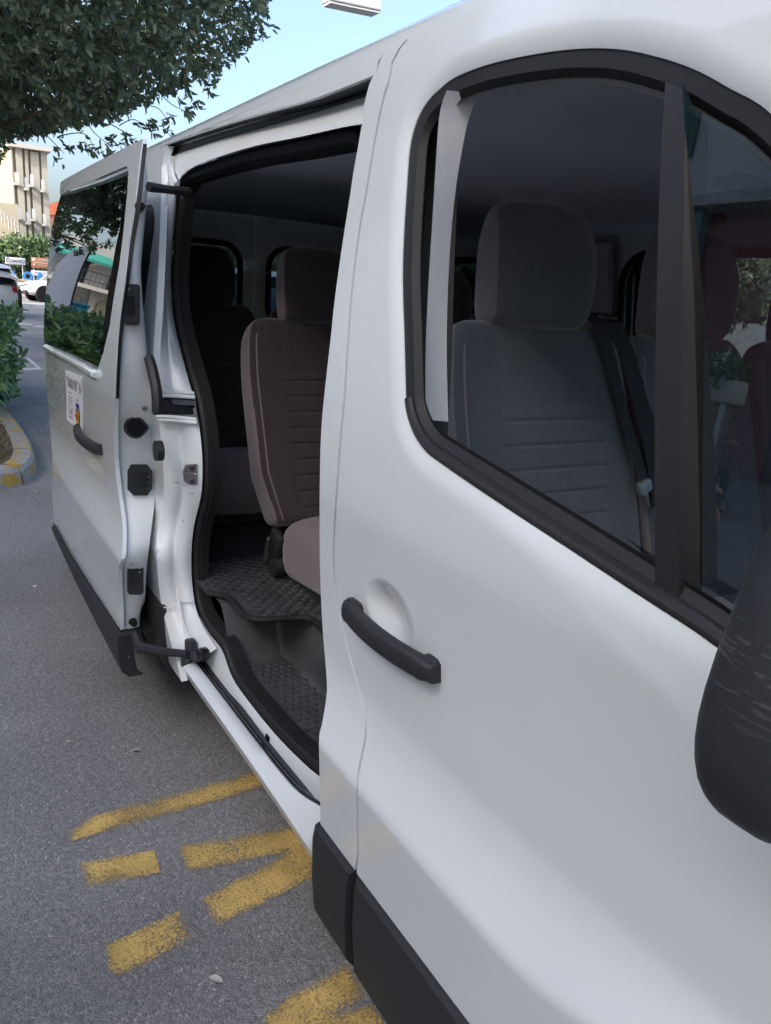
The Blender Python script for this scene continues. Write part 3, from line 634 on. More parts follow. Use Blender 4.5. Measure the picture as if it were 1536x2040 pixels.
def cushion_mesh(L=.46, hw=.235, H=.24):
    V = []; n = 40; xs = np.linspace(0, L, 24)
    for x in xs:
        t = x/L; k = min(1, (1-t)/.18); k = math.sqrt(max(0, 1-(1-k)**2)); k0 = min(1, t/.08); k0 = math.sqrt(max(0, 1-(1-k0)**2))
        q = super_sec(hw*(.92+.08*k)*(.9+.1*k0), H/2*(.35+.65*k)*(.6+.4*k0), n, .5); V += [(x, y, z+.012*t-.06) for z, y in q]
    m = len(xs); return V, [(i*n+k, (i+1)*n+k, (i+1)*n+(k+1) % n, i*n+(k+1) % n) for i in range(m-1) for k in range(n)]+[tuple((m-1)*n+k for k in range(n))[::-1], tuple(range(n))]
def mk(name, V, F, mats):
    me = bpy.data.meshes.new(name); me.from_pydata([tuple(map(float, v)) for v in V], [], F); me.validate(); me.polygons.foreach_set('use_smooth', [True]*len(me.polygons)); me.set_sharp_from_angle(angle=math.radians(60))
    for x in mats: me.materials.append(MT[x])
    return me
BV, BF = backrest_mesh(); ME_B = mk('backrest', BV, BF, ['fabric', 'fabric2'])
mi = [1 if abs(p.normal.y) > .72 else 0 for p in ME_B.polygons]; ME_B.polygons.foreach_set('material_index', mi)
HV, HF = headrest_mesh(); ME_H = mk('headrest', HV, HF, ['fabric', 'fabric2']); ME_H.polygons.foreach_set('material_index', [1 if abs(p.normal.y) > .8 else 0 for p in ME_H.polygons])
CV, CF = cushion_mesh(); ME_C = mk('cushion', CV, CF, ['fabric2'])
pm = MB().tube([(0, 0, -.10), (0, 0, .06)], .007, 8)
ME_P = mk('headrest_post', pm.v, pm.f, ['metal'])
pd = MB(); pd.rbox((.2, 0, -.10), (.40, .38, .14), .02); pd.rbox((.2, .17, -.22), (.36, .03, .16), .01); pd.rbox((.2, -.17, -.22), (.36, .03, .16), .01); ME_F = mk('seat_base', pd.v, pd.f, ['carpet'])
VB = Vector((-.9, 0, 0))
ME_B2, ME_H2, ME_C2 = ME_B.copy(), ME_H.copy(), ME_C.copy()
for me_, mm in ((ME_B2, ('fabric_shade', 'fabric_shade2')), (ME_H2, ('fabric_shade', 'fabric_shade2')), (ME_C2, ('fabric_shade2',))):
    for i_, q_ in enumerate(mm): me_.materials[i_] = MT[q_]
def seat(name, x, y, z, lean, label=None, hscale=1., wscale=1., hr=(0, 0), cush=True, rear=False):
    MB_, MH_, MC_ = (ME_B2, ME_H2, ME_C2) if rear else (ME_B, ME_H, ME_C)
    """x, z: front-bottom of the backrest; lean in degrees"""
    o_ = bpy.data.objects.new(name, MB_); COL.objects.link(o_); o_.parent = van; o_.location = Vector((x-.06, y, z))-VB; o_.rotation_euler = (0, -math.radians(lean), 0); o_.scale = (1, wscale, hscale)
    if label: o_['label'] = label
    inv = Matrix.Diagonal((1, 1/wscale, 1/hscale, 1))
    def sub(nm, me, loc, rot=0., sc=(1, 1, 1)):
        c = bpy.data.objects.new(nm, me); COL.objects.link(c); c.parent = o_
        c.matrix_parent_inverse = inv; c.location = loc; c.rotation_euler = (0, rot, 0); c.scale = sc; return c
    H = .66*hscale
    sub('headrest', MH_, (.012+hr[0], 0, H-.014+hr[1]), math.radians(lean*.55), (1, 1, 1)); sub('headrest_post', ME_P, (.0, -.06, H+.02)); sub('headrest_post', ME_P, (.0, .06, H+.02))
    if cush:
        sub('cushion', MC_, (.03, 0, -.025), math.radians(lean-4), (1, .94, .94)); sub('seat_base', ME_F, (.0, 0, -.03), math.radians(lean))
    return o_
front_seat = seat('front_passenger_seat', .10, -.455, .835, 17, hscale=.99)
seat('front_centre_seat', .10, .02, .83, 17, hscale=.98, wscale=.86)
seat('driver_seat', .12, .50, .83, 17, hscale=.98)
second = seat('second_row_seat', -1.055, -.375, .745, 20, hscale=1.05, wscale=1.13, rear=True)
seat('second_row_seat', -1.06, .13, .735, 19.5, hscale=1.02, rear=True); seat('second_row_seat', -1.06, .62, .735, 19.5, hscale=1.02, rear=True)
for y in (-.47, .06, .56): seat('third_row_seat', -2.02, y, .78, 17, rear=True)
# recliner of the second-row seat
rc_px = onY(550, 1085, -.60)
rc = MB().rbox(rc_px+np.array((0, 0, .0)), (.075, .03, .10), .012, rot=[[.94, 0, .34], [0, 1, 0], [-.34, 0, .94]]); rc.build('recliner_cover', 'plastic', second).matrix_parent_inverse = second.matrix_basis.inverted()@Matrix.Translation(-VB)
m_ = MB().cyl(onY(552, 1130, -.605), (0, 1, 0), .032, .035, 20); m_.cyl(onY(551, 1130, -.625), (0, 1, 0), .015, .012, 16); q_ = m_.build('recliner_pivot', 'plastic', second); q_.matrix_parent_inverse = second.matrix_basis.inverted()@Matrix.Translation(-VB)
m_ = MB().rbox(onY(532, 1098, -.59), (.022, .02, .12), .008, rot=[[.94, 0, .34], [0, 1, 0], [-.34, 0, .94]]); q_ = m_.build('recliner_bracket', 'metal', second); q_.matrix_parent_inverse = second.matrix_basis.inverted()@Matrix.Translation(-VB)
# belt between the front seats
bl = [(1148, 632, -.17), (1175, 640, -.105), (1205, 720, -.06), (1235, 830, -.02), (1262, 920, .02), (1276, 962, .03)]
br = [(1172, 628, -.17), (1205, 640, -.105), (1228, 720, -.06), (1255, 830, -.02), (1281, 918, .02), (1294, 958, .03)]
belt = MB().strip([onX(*p) for p in cr(arr(bl), 6)], [onX(*p) for p in cr(arr(br), 6)]).build('seat_belt', 'belt', van, sharp=80)
c0 = onX(1283, 970, .035); rot_ = [[1, 0, 0], [0, .9, -.42], [0, .42, .9]]
MB().rbox(c0, (.02, .036, .028), .006, rot=rot_).build('belt_buckle', 'bluegrey', belt)
MB().rbox(onX(1289, 997, .04), (.006, .012, .038), .002, rot=rot_).build('belt_tongue', 'metal', belt)
bl = [(1205, 640, -.13), (1250, 760, -.06), (1285, 900, .0), (1300, 1010, .03)]
MB().strip([onX(*p) for p in cr(arr(bl), 6)], [onX(p[0]+34, p[1], p[2]-.01) for p in cr(arr(bl), 6)]).build('seat_belt', 'belt', van, sharp=80)
m_ = MB().rbox(onX(1200, 632, -.15), (.04, .07, .022), .009); m_.build('belt_guide', 'darkgloss', belt)
bl = [(500, 300, 0)]
# --- sliding door -----------------------------------------------------
def PD(u, v, off=0.): return PB(u, v, DOFF+off)
fe_px = [(285, 276), (281, 300), (274, 360), (268, 409), (256, 486), (247, 566), (236, 648), (231, 718), (228, 792), (228, 900), (233, 960), (240, 1012), (244.5, 1050), (243, 1105), (236, 1135), (238, 1200), (240, 1255)]
fe = xz([PD(*p) for p in cr(arr(fe_px), 4)])
re_px = [(121, 372), (118, 388)]; rlow_px = [(91, 688), (92, 760), (99, 850), (105, 920), (103.5, 980), (108, 1042)]
rlo = xz([PD(*p) for p in cr(arr(rlow_px), 4)])
ztd = max(p[1] for p in fe)
dtop = [PD(285, 276), PD(200, 319), PD(121, 362)]
g_px = [(117, 387), (190, 357), (244, 334), (253, 331), (256, 342), (254, 380), (245, 470), (237, 532), (219, 647), (206, 702), (193, 741)]
g3 = xz([PD(*p) for p in g_px]); rb = xz([PD(91, 688)])[0]
Xre = np.mean([p[0] for p in rlo[:5]])
zt_d = dtop[0][2]; z_w = g3[1][1]
doutl = [(fe[0][0], fe[0][1])]+[(p[0], p[2]) for p in dtop[1:]]+[(PD(119, 386)[0], PD(119, 386)[2])]+g3+rlo+fe[::-1][:-1]
door = panel('sliding_door', doutl, [], 'paint', van, off=DOFF, step=.02, flange=.012)
gl = [g3[0]]+g3[1:]+[rb, (rb[0]-.02, rb[1]+.05), (PD(96, 560)[0], PD(96, 560)[2]), (PD(105, 450)[0], PD(105, 450)[2])]
panel('door_glass', gl, [], 'privacy', door, fn=lambda X, Z: .973-.03*(np.asarray(Z)-1.19)-.19*(np.asarray(Z)-1.19)**2+.0*np.asarray(X), off=DOFF-.007, step=.04, flange=.006)
bm3 = [PD(u, v, .004) for u, v in cr(arr([(92, 692), (130, 711), (165, 730), (189, 744)]), 6)]
MB().tube([bm3[0]]+bm3+[bm3[-1]+np.array((.004, 0, -.002))], [.004]+[.014]*len(bm3)+[.005], 10).build('belt_moulding', 'paint', door)
# inner shell
inn = [(x-.01, z) for x, z in fe]; XE = -1.13
_fz = sorted((PD(*p)[2], PD(*p)[0]) for p in fe_px)
def exd(u, v):
    X = XE
    for _ in range(4): X = float(np.interp(onX(u, v, X)[2], [q[0] for q in _fz], [q[1] for q in _fz]))
    return X
def onE(u, v, d=0.): return onX(u, v, exd(u, v)+d)
eo_px = [(288, 285), (277, 370), (268, 420), (258, 490), (249, 566), (238, 648), (233, 718), (230, 792), (229, 900), (237, 983), (245.5, 1045), (243, 1107), (237, 1135), (239, 1200), (242, 1256), (256, 1308)]
ei_px = [(288, 330), (294, 362), (290, 424), (282, 517), (281, 548), (285, 610), (293, 702), (302, 795), (309, 880), (310, 933), (308, 1000), (300, 1067), (292, 1133), (288, 1200), (279, 1222), (278, 1297), (262, 1312)]
E0 = [PD(u, v, -.008) for u, v in cr(arr(eo_px), 5)]; E1 = [onE(u, v, -.026) for u, v in cr(arr(ei_px), 4)]
k_ = 60; e0, e1 = resamp(E0, k_), resamp(E1, k_)
def em(t, dx): return [(1-t)*p+t*q+np.array((dx, 0, 0)) for p, q in zip(e0, e1)]
edge = MB().strip(list(e0), em(.08, .006), em(.5, .012), em(.85, .006), list(e1), [p+np.array((-.03, .004, 0)) for p in e1], [p+np.array((-.3, .01, 0)) for p in e1]).build('door_edge', 'jamb', door, sharp=60)
inl = xz(e1); MB().strip([p+np.array((-.3, .01, 0)) for p in e1], [p+np.array((-1.0, .01, 0)) for p in e1]).build('inner_lining', 'trimcard', door)
MB().strip([PD(u, v, .006)+np.array((.016, 0, 0)) for u, v in cr(arr([(282, 288), (268, 409), (256, 486), (247, 566), (236, 648), (231, 718), (228, 792)]), 6)], [PD(u, v, -.004)+np.array((.016, 0, 0)) for u, v in cr(arr([(290, 288), (277.6, 409), (265, 486), (254, 566), (243.5, 648), (238, 718), (235, 793)]), 6)]).build('edge_seal', 'rubber', door)
def on_edge(px, name, m, parent=edge, d=.006, X=XE+.014):
    c_ = np.mean(np.array(px), 0); X0 = exd(*c_)+(X-XE)-.012; P = [onX(u, v, X0) for u, v in px]; return MB().prism(P, (-d, 0, 0)).build(name, m, parent, sharp=30)
def rpx(x0, y0, x1, y1, r=6, sk=0):
    return [(x+sk*(y-(y0+y1)/2), y) for x, y in rrect(x0, y0, x1, y1, r, 4)]
pl = on_edge(rpx(247, 566, 279, 648, 7, -.0), 'latch_plate', 'plastic', X=XE+.018); on_edge(rpx(252, 590, 268, 626, 2), 'latch_slot', 'darkgloss', pl, .004, XE+.020)
for v in (576, 637): MB().cyl(onE(256, v, .020-.012), (1, 0, 0), .004, .004, 8).build('screw', 'metal', pl)
cap_px = [(272+25*math.cos(a)*(1.0 if math.cos(a) < 0 else 1.02), 852+22*math.sin(a)*(1 if math.cos(a) < 0 else max(.0, 1-.62*math.cos(a)**2))) for a in np.linspace(0, 2*math.pi, 25)[:-1]]
cp = on_edge(cap_px, 'access_cap', 'plastic', X=XE+.020, d=.008); cin = [(272+.78*(u-272), 852+.78*(v-852)) for u, v in cap_px]; on_edge(cin, 'cap_dish', 'darkgloss', cp, .003, XE+.0215)
lk = on_edge([(262, 926), (294, 926), (303, 938), (303, 974), (294, 987), (266, 987), (255, 976), (255, 938)], 'lock', 'plastic', X=XE+.020, d=.008)
for v in (944, 958, 970): MB().tube([onE(276, v, .024-.012), onE(286, v-2, .030-.012), onE(297, v, .024-.012)], .0032, 6).build('lock_claw', 'darkgloss', lk)
m_ = MB()
for v in (950, 961, 972): m_.cyl(onE(297, v, .03-.012), (1, 0, 0), .0022, .003, 8)
m_.build('lock_pin', 'metal', lk)
lp_ = on_edge(rpx(254, 1115, 286, 1185, 7), 'lower_plate', 'plastic', X=XE+.016)
for u, v in ((262, 1124), (278, 1140), (263, 1176)): MB().cyl(onE(u, v, .018-.012), (1, 0, 0), .0032, .004, 8).build('screw', 'metal', lp_)
on_edge(rpx(262, 1132, 276, 1164, 3), 'plate_slot', 'darkgloss', lp_, .003, XE+.0175)
for u, v in ((280, 411), (266, 1241)):
    b_ = MB().cyl(onE(u, v, .022-.012), (1, 0, 0), .0135, .022, 18, .010); b_.cyl(onE(u, v, .034-.012), (1, 0, 0), .006, .01, 12); b_.build('bump_stop', 'rubber', edge)
MB().cyl(onE(288, 814, .016-.012), (1, 0, 0), .0075, .006, 14).build('screw', 'metal', edge)
# cladding of the sliding door
cd_t = [PD(u, v) for u, v in ((108, 1043), (240, 1256))]
czd = lambda x: float(np.interp(x, [cd_t[0][0], cd_t[1][0]], [cd_t[0][2], cd_t[1][2]]))
dc = cladding('door_cladding', None, cd_t[0][0]-.005, cd_t[1][0]+.03, door, czd, off=DOFF+.012, zb=.225)
# lower arm, upper arm, roller bracket
m_ = MB(); a0 = onY(280, 1290, -1.02); a1 = onY(375, 1303, -.93)
m_.tube([a0+np.array((-.06, 0, .02)), a0, .5*(a0+a1)+np.array((0, 0, -.004)), a1], [.018, .020, .014, .012], 8); m_.build('lower_arm', 'plastic', door)
MB().rbox(onY(392, 1300, -.90), (.09, .05, .022), .006).rbox(onY(380, 1290, -.915), (.04, .03, .05), .006).cyl(onY(372, 1316, -.925), (0, 0, 1), .018, .03, 14).build('roller_bracket', 'rail', door)
MB().rbox(onY(405, 1302, -.895), (.035, .035, .030), .006).build('roller', 'darkgloss', door)
ua = [onY(296, 372, -1.0), onY(330, 377, -.95), onY(376, 382, -.875)]; MB().tube(ua, [.013, .011, .012], 8).build('upper_arm', 'plastic', door)
MB().tube([onY(u, v, -.995) for u, v in cr(arr([(296, 712), (303, 735), (312, 780), (314, 826)]), 5)], [.006]+[.016]*14+[.012], 8).build('centre_hinge', 'plastic', door)
MB().cyl(onY(316, 898, -.985), (0, 1, 0), .03, .02, 16).build('inner_handle', 'plastic', door)
# outer handle
dh0, dh1 = PD(161, 862), PD(203, 886); zc_ = .5*(dh0[2]+dh1[2]); secs = []
for t in np.linspace(0, 1, 20):
    x = dh0[0]+(dh1[0]-dh0[0])*t; o_ = .006+.025*math.sin(math.pi*t)**.55; y = -(float(S(x, zc_))+DOFF+o_); th = .012; hh = .019
    secs.append([np.array((x, y+th*math.copysign(abs(math.cos(a))**.6, math.cos(a)), zc_+hh*math.copysign(abs(math.sin(a))**.6, math.sin(a)))) for a in np.linspace(0, 2*math.pi, 13)[:-1]])
V, F = loft(secs); mesh('door_handle', V, F, 'plastic', door, sharp=50)
# sticker with its print
sp = [PD(u, v) for u, v in ((134, 836), (166, 862), (165, 750), (131, 737))]      # bottom left, bottom right, top right, top left
sq = np.array(xz(sp))
def st(a, b): return (1-a)*(1-b)*sq[0]+a*(1-b)*sq[1]+a*b*sq[2]+(1-a)*b*sq[3]
panel('taxi_sticker', [tuple(q) for q in sq], [], 'sticker', door, off=DOFF+.0025, step=.02, flange=.002)
def on_door(x, z, off): return (x, -(float(S(x, z))+DOFF+off), z)
def text_mesh(body, size, m, name, parent, place, bold=0., sx=1.):
    c = bpy.data.curves.new(name, 'FONT'); c.body = body; c.size = size; c.align_x = 'CENTER'; c.align_y = 'CENTER'; c.offset = bold; c.resolution_u = 3
    t = bpy.data.objects.new('tmp', c); COL.objects.link(t); dg = bpy.context.evaluated_depsgraph_get(); me = bpy.data.meshes.new_from_object(t.evaluated_get(dg)); bpy.data.objects.remove(t)
    for v in me.vertices: v.co = place(v.co.x*sx, v.co.y)
    me.name = name; me.materials.clear(); return link(name, me, m, parent)
stk = [o for o in door.children if o.name.startswith('taxi_sticker')][0]
def word(body, a0, a1, bc, hb, m, name):       # a word fitted between a0..a1 across and hb high round bc on the sticker
    q = text_mesh(body, 1., m, name, stk, lambda x, y: (x, y, 0)); V_ = np.array([v.co[:] for v in q.data.vertices]); lo_, hi_ = V_.min(0), V_.max(0)
    for v in q.data.vertices:
        a = a0+(a1-a0)*(v.co.x-lo_[0])/(hi_[0]-lo_[0]); b = bc+hb*((v.co.y-lo_[1])/(hi_[1]-lo_[1])-.5); x, z = st(a, b); v.co = on_door(x, z, .0045)
    q['kind'] = 'stuff'
word('TAXI N° 6', .07, .95, .80, .21, 'ink', 'taxi_lettering')
def patch(pts, m, name, off=.0045): mesh(name, [on_door(*st(a, b), off) for a, b in pts], [tuple(range(len(pts)))], m, stk, smooth=False)
def shield(cx, cz, w, h): return [(cx-w, cz+h), (cx+w, cz+h), (cx+w, cz), (cx+w*.8, cz-h*.5), (cx, cz-h), (cx-w*.8, cz-h*.5), (cx-w, cz)]
patch(shield(.74, .22, .125, .155), 'ink', 'crest_outline'); patch(shield(.74, .22, .105, .135), 'inkyellow', 'crest_field', .006)
for w_, h_ in ((.03, .10), (.09, .025)): patch([(.74-w_, .25-h_), (.74+w_, .25-h_), (.74+w_, .25+h_), (.74-w_, .25+h_)], 'inkred', 'crest_cross', .0072 if w_ < .05 else .0082)
patch([(.65, .39), (.83, .39), (.85, .50), (.78, .47), (.70, .50), (.63, .47)], 'inkblue', 'crest_crown'); patch([(.69, .53), (.79, .53), (.79, .57), (.69, .57)], 'inkgrey', 'crest_mark')
for b_, m_c, hh_ in ((.60, 'inkgrey', .02), (.515, 'inkred', .022), (.46, 'inkgrey', .02), (.40, 'inkgrey', .015), (.115, 'inkgrey', .03)): patch([(.18, b_), (.44, b_), (.44, b_+hh_), (.18, b_+hh_)], m_c, 'emblem_bar')
arc = [(.31+.12*math.cos(a), .34+.15*math.sin(a)) for a in np.linspace(math.pi, 2*math.pi, 9)]; arc2 = [(.31+.075*math.cos(a), .34+.11*math.sin(a)) for a in np.linspace(2*math.pi, math.pi, 9)]
mesh('emblem_shield', [on_door(*st(a, b), .0045) for a, b in arc+arc2], [(i, i+1, 16-i, 17-i) for i in range(8)], 'inkgrey', stk, smooth=False)
# --- mirror -----------------------------------------------------------
mc = np.array((.905, -1.068, 1.318)); V = []; nu, nv = 40, 26
for j in range(nv):
    ph = -math.pi/2+math.pi*j/(nv-1)
    for i in range(nu):
        th = 2*math.pi*i/nu; e1_, e2_ = .72, .6
        cp_, sp_ = math.copysign(abs(math.cos(ph))**e1_, math.cos(ph)), math.copysign(abs(math.sin(ph))**e1_, math.sin(ph)); ct, st_ = math.copysign(abs(math.cos(th))**e2_, math.cos(th)), math.copysign(abs(math.sin(th))**e2_, math.sin(th))
        V.append(mc+np.array((.05*cp_*ct, .100*cp_*st_*(1-.22*sp_)+.018*sp_, .132*sp_)))
F = [(j*nu+i, j*nu+(i+1) % nu, (j+1)*nu+(i+1) % nu, (j+1)*nu+i) for j in range(nv-1) for i in range(nu)]
mir = mesh('door_mirror', V-mc, F, 'scuffed', van, sharp=80); mir.location = Vector(mc)-VB
MB().rbox((-.044, .01, -.01), (.01, .09, .13), .004).build('mirror_glass', mat('mirror', (.8, .8, .8), .02, .5, metal=1.), mir)
MB().tube([(0, .05, -.09), (.02, .13, -.12), (.02, .2, -.13)], [.035, .03, .035], 10).build('mirror_arm', 'plastic', mir)
# ================================================================== THE PLACE
def asphalt():
    m = mat('asphalt', (.225, .22, .215), .82, .35, noise=(70, .28))
    t = m.node_tree; N = t.nodes; L = t.links; b = N['Principled BSDF']; tc = N.new('ShaderNodeTexCoord')
    src = b.inputs['Base Color'].links[0].from_socket
    vo = N.new('ShaderNodeTexVoronoi'); vo.inputs['Scale'].default_value = 210; L.new(tc.outputs['Object'], vo.inputs['Vector'])
    sep = N.new('ShaderNodeSeparateColor'); L.new(vo.outputs['Color'], sep.inputs[0])
    r = N.new('ShaderNodeValToRGB'); e = r.color_ramp.elements; e[0].position = .0; e[0].color = (.72, .72, .72, 1); e[1].position = .9; e[1].color = (1.15, 1.14, 1.13, 1); x = e.new(.975); x.color = (1.35, 1.33, 1.3, 1); x = e.new(.997); x.color = (1.9, 1.85, 1.8, 1)
    L.new(sep.outputs[0], r.inputs[0])
    m1 = N.new('ShaderNodeVectorMath'); m1.operation = 'MULTIPLY'; L.new(src, m1.inputs[0]); L.new(r.outputs[0], m1.inputs[1])
    big = N.new('ShaderNodeTexNoise'); big.inputs['Scale'].default_value = .9; big.inputs['Detail'].default_value = 5; L.new(tc.outputs['Object'], big.inputs['Vector'])
    mr = N.new('ShaderNodeMapRange'); mr.inputs[1].default_value = .3; mr.inputs[2].default_value = .7; mr.inputs[3].default_value = .70; mr.inputs[4].default_value = 1.2; L.new(big.outputs['Fac'], mr.inputs[0])
    m2 = N.new('ShaderNodeVectorMath'); m2.operation = 'MULTIPLY'; L.new(m1.outputs[0], m2.inputs[0]); L.new(mr.outputs[0], m2.inputs[1]); 
    sp = N.new('ShaderNodeTexNoise'); sp.inputs['Scale'].default_value = 3.1; sp.inputs['Detail'].default_value = 2; L.new(tc.outputs['Object'], sp.inputs['Vector'])
    r2 = N.new('ShaderNodeValToRGB'); r2.color_ramp.elements[0].position = .72; r2.color_ramp.elements[0].color = (1, 1, 1, 1); r2.color_ramp.elements[1].position = .76; r2.color_ramp.elements[1].color = (.55, .55, .56, 1); L.new(sp.outputs['Fac'], r2.inputs[0])
    m3 = N.new('ShaderNodeVectorMath'); m3.operation = 'MULTIPLY'; L.new(m2.outputs[0], m3.inputs[0]); L.new(r2.outputs[0], m3.inputs[1]); L.new(m3.outputs[0], b.inputs['Base Color'])
    n2 = N.new('ShaderNodeTexNoise'); n2.inputs['Scale'].default_value = 130; n2.inputs['Detail'].default_value = 4; L.new(tc.outputs['Object'], n2.inputs['Vector'])
    ad = N.new('ShaderNodeMath'); ad.operation = 'SUBTRACT'; L.new(n2.outputs['Fac'], ad.inputs[0]); L.new(vo.outputs['Distance'], ad.inputs[1])
    bp = N.new('ShaderNodeBump'); bp.inputs['Strength'].default_value = .7; bp.inputs['Distance'].default_value = .004; L.new(ad.outputs[0], bp.inputs['Height']); L.new(bp.outputs[0], b.inputs['Normal'])
    return m
ASPH = asphalt()
def worn_paint(name, col, lo, hi, scale=60):
    m = mat(name, col, .8, .3, noise=(9, .30)); t = m.node_tree; N = t.nodes; L = t.links; b = N['Principled BSDF']; tc = N.new('ShaderNodeTexCoord')
    a = N.new('ShaderNodeTexNoise'); a.inputs['Scale'].default_value = scale; a.inputs['Detail'].default_value = 8; a.inputs['Roughness'].default_value = .7; L.new(tc.outputs['Object'], a.inputs['Vector'])
    g_ = N.new('ShaderNodeTexNoise'); g_.inputs['Scale'].default_value = 5; g_.inputs['Detail'].default_value = 3; L.new(tc.outputs['Object'], g_.inputs['Vector'])
    ad = N.new('ShaderNodeMath'); ad.operation = 'MULTIPLY_ADD'; L.new(g_.outputs['Fac'], ad.inputs[0]); ad.inputs[1].default_value = .45; L.new(a.outputs['Fac'], ad.inputs[2])
    # an attribute tells how far a point is from the stroke's edge: the paint thins out there
    at = N.new('ShaderNodeAttribute'); at.attribute_name = 'edge'; ad2 = N.new('ShaderNodeMath'); ad2.operation = 'MULTIPLY_ADD'; L.new(at.outputs['Fac'], ad2.inputs[0]); ad2.inputs[1].default_value = .14; L.new(ad.outputs[0], ad2.inputs[2])
    mr = N.new('ShaderNodeMapRange'); mr.inputs[1].default_value = lo; mr.inputs[2].default_value = hi; L.new(ad2.outputs[0], mr.inputs[0]); L.new(mr.outputs[0], b.inputs['Alpha'])
    bp = N.new('ShaderNodeBump'); bp.inputs['Strength'].default_value = .7; bp.inputs['Distance'].default_value = .005; n2 = N.new('ShaderNodeTexNoise'); n2.inputs['Scale'].default_value = 120; L.new(tc.outputs['Object'], n2.inputs['Vector']); L.new(n2.outputs['Fac'], bp.inputs['Height']); L.new(bp.outputs[0], b.inputs['Normal'])
    return m
YEL = worn_paint('yellow_paint', (.56, .38, .125), .66, .88, 170); WHT = worn_paint('white_road_paint', (.5, .5, .5), .62, .85, 20)
ground = mesh('ground', [(-500, -500, 0), (500, -500, 0), (500, 500, 0), (-500, 500, 0)], [(0, 1, 2, 3)], ASPH, smooth=False); ground['kind'] = 'structure'; ground['label'] = 'grey worn asphalt of the street and taxi rank'
def stroke(px, name='painted_stroke', m=YEL, sc=1., z=.004, step=.012):
    P = [onZ(u/sc[0]+sc[1], v/sc[0]+sc[2], 0.) if not isinstance(sc, float) else onZ(u, v, 0.) for u, v in px]; poly = [(p[0], p[1]) for p in P]
    lp = dense(poly, step); o_ = np.array(poly); G = np.array([(x, y) for x in np.arange(o_[:, 0].min(), o_[:, 0].max(), step) for y in np.arange(o_[:, 1].min(), o_[:, 1].max(), step)]); G = G[inpoly(G, poly)]
    d = np.sqrt(((G[:, None]-lp[None])**2).sum(2)).min(1); G = G[d > .4*step]; d = d[d > .4*step]
    rv, re, rf, *_ = delaunay_2d_cdt([Vector(p) for p in lp]+[Vector(p) for p in G], [(i, (i+1) % len(lp)) for i in range(len(lp))], [], 0, 1e-7)
    Q = np.array([p[:] for p in rv]); F = np.array([f[:] for f in rf]); F = F[inpoly(Q[F].mean(1), poly)]
    dd = np.sqrt(((Q[:, None]-lp[None])**2).sum(2)).min(1); me = bpy.data.meshes.new(name); me.from_pydata([(x, y, z) for x, y in Q], [], [tuple(map(int, f)) for f in F])
    at = me.attributes.new('edge', 'FLOAT', 'POINT'); at.data.foreach_set('value', np.clip(dd/(step*2.2), 0, 1).astype(np.float32)); return link(name, me, m, ground)
zs7 = (2.021, 0, 1300)
stroke([(283, 765), (292, 720), (380, 660), (560, 608), (800, 548), (1000, 488), (1140, 450), (1160, 520), (1070, 542), (900, 592), (700, 652), (450, 714), (350, 748)], sc=zs7)
stroke([(325, 850), (620, 800), (648, 890), (350, 952)], sc=zs7)
stroke([(720, 785), (950, 742), (1195, 705), (1330, 680), (1400, 700), (1400, 860), (1270, 907), (1000, 1045), (870, 1110), (815, 995), (960, 915), (1100, 850), (1150, 808), (900, 862), (755, 882)], sc=zs7)
stroke([(428, 1185), (720, 1040), (772, 1160), (480, 1312), (440, 1280)], sc=zs7)
stroke([(1180, 1375), (1395, 1262), (1470, 1388), (1335, 1465), (1497, 1420), (1545, 1500), (1600, 1620), (1400, 1640), (1050, 1580), (1070, 1470)], sc=zs7)
def gpoly(px, name, m, z=.004): P = [onZ(u, v, 0.) for u, v in px]; o_ = mesh(name, [(p[0], p[1], z) for p in P], [tuple(range(len(P)))], m, ground, smooth=False); return o_
LINE = mat('road_line', (.42, .43, .45), .8, .3, noise=(8, .25))
gpoly([(50, 712), (56, 712), (84, 736), (40, 738), (40, 735), (74, 733)], 'road_marking', LINE)
gpoly([(20, 642), (62, 646), (62, 648), (20, 644)], 'road_marking', LINE); gpoly([(70, 649), (130, 654), (130, 657), (70, 651)], 'road_marking', LINE)
gpoly([(20, 601), (140, 609), (140, 612), (20, 603)], 'road_marking', LINE)
# --- traffic island with kerb stones ----------------------------------
kb = [onZ(u, v, 0.) for u, v in ((-120, 1000), (-50, 984), (0, 975), (30, 971), (52, 963), (66, 952), (72, 938), (70, 920), (62, 900), (50, 878))]
kl = [(p[0], p[1]) for p in kb]+[(-8.6, -.80), (-10.5, -.85), (-12.2, -.95), (-12.9, -1.5), (-12.9, -3.6)]
ktop = mat('kerb_stone', (.30, .295, .28), .85, .3, noise=(18, .22), var=(7, (.24, .22, .19), .5, .7), bump=(90, .5, .006))
kyel = mat('kerb_stone_yellow', (.30, .29, .27), .85, .3, noise=(18, .2), var=(11, (.42, .27, .07), .50, .56), bump=(90, .5, .006))
soil = mat('dry_soil', (.13, .105, .07), .95, .1, noise=(20, .4), bump=(60, .8, .02))
isl = MB().prism([(x, y, .02) for x, y in [(p[0], p[1]-.0) for p in offset(kl+[(-4.4, -3.6)], .12)]], (0, 0, .10)).build('traffic_island', soil, sharp=20); isl['kind'] = 'structure'; isl['label'] = 'kerbed planting island with dry soil'
K = resamp(kl, 200); Ko = np.array([(-np.gradient(K[:, 1])[i], np.gradient(K[:, 0])[i]) for i in range(200)]); Ko /= np.linalg.norm(Ko, axis=1)[:, None]
cen_ = np.array((-8.5, -2.4))
for i in range(200):
    if Ko[i]@(cen_-K[i]) < 0: Ko[i] = -Ko[i]
lenK = np.linalg.norm(np.diff(K, axis=0), axis=1).sum(); nst = int(lenK/.62); cuts = np.linspace(0, 199, nst+1)
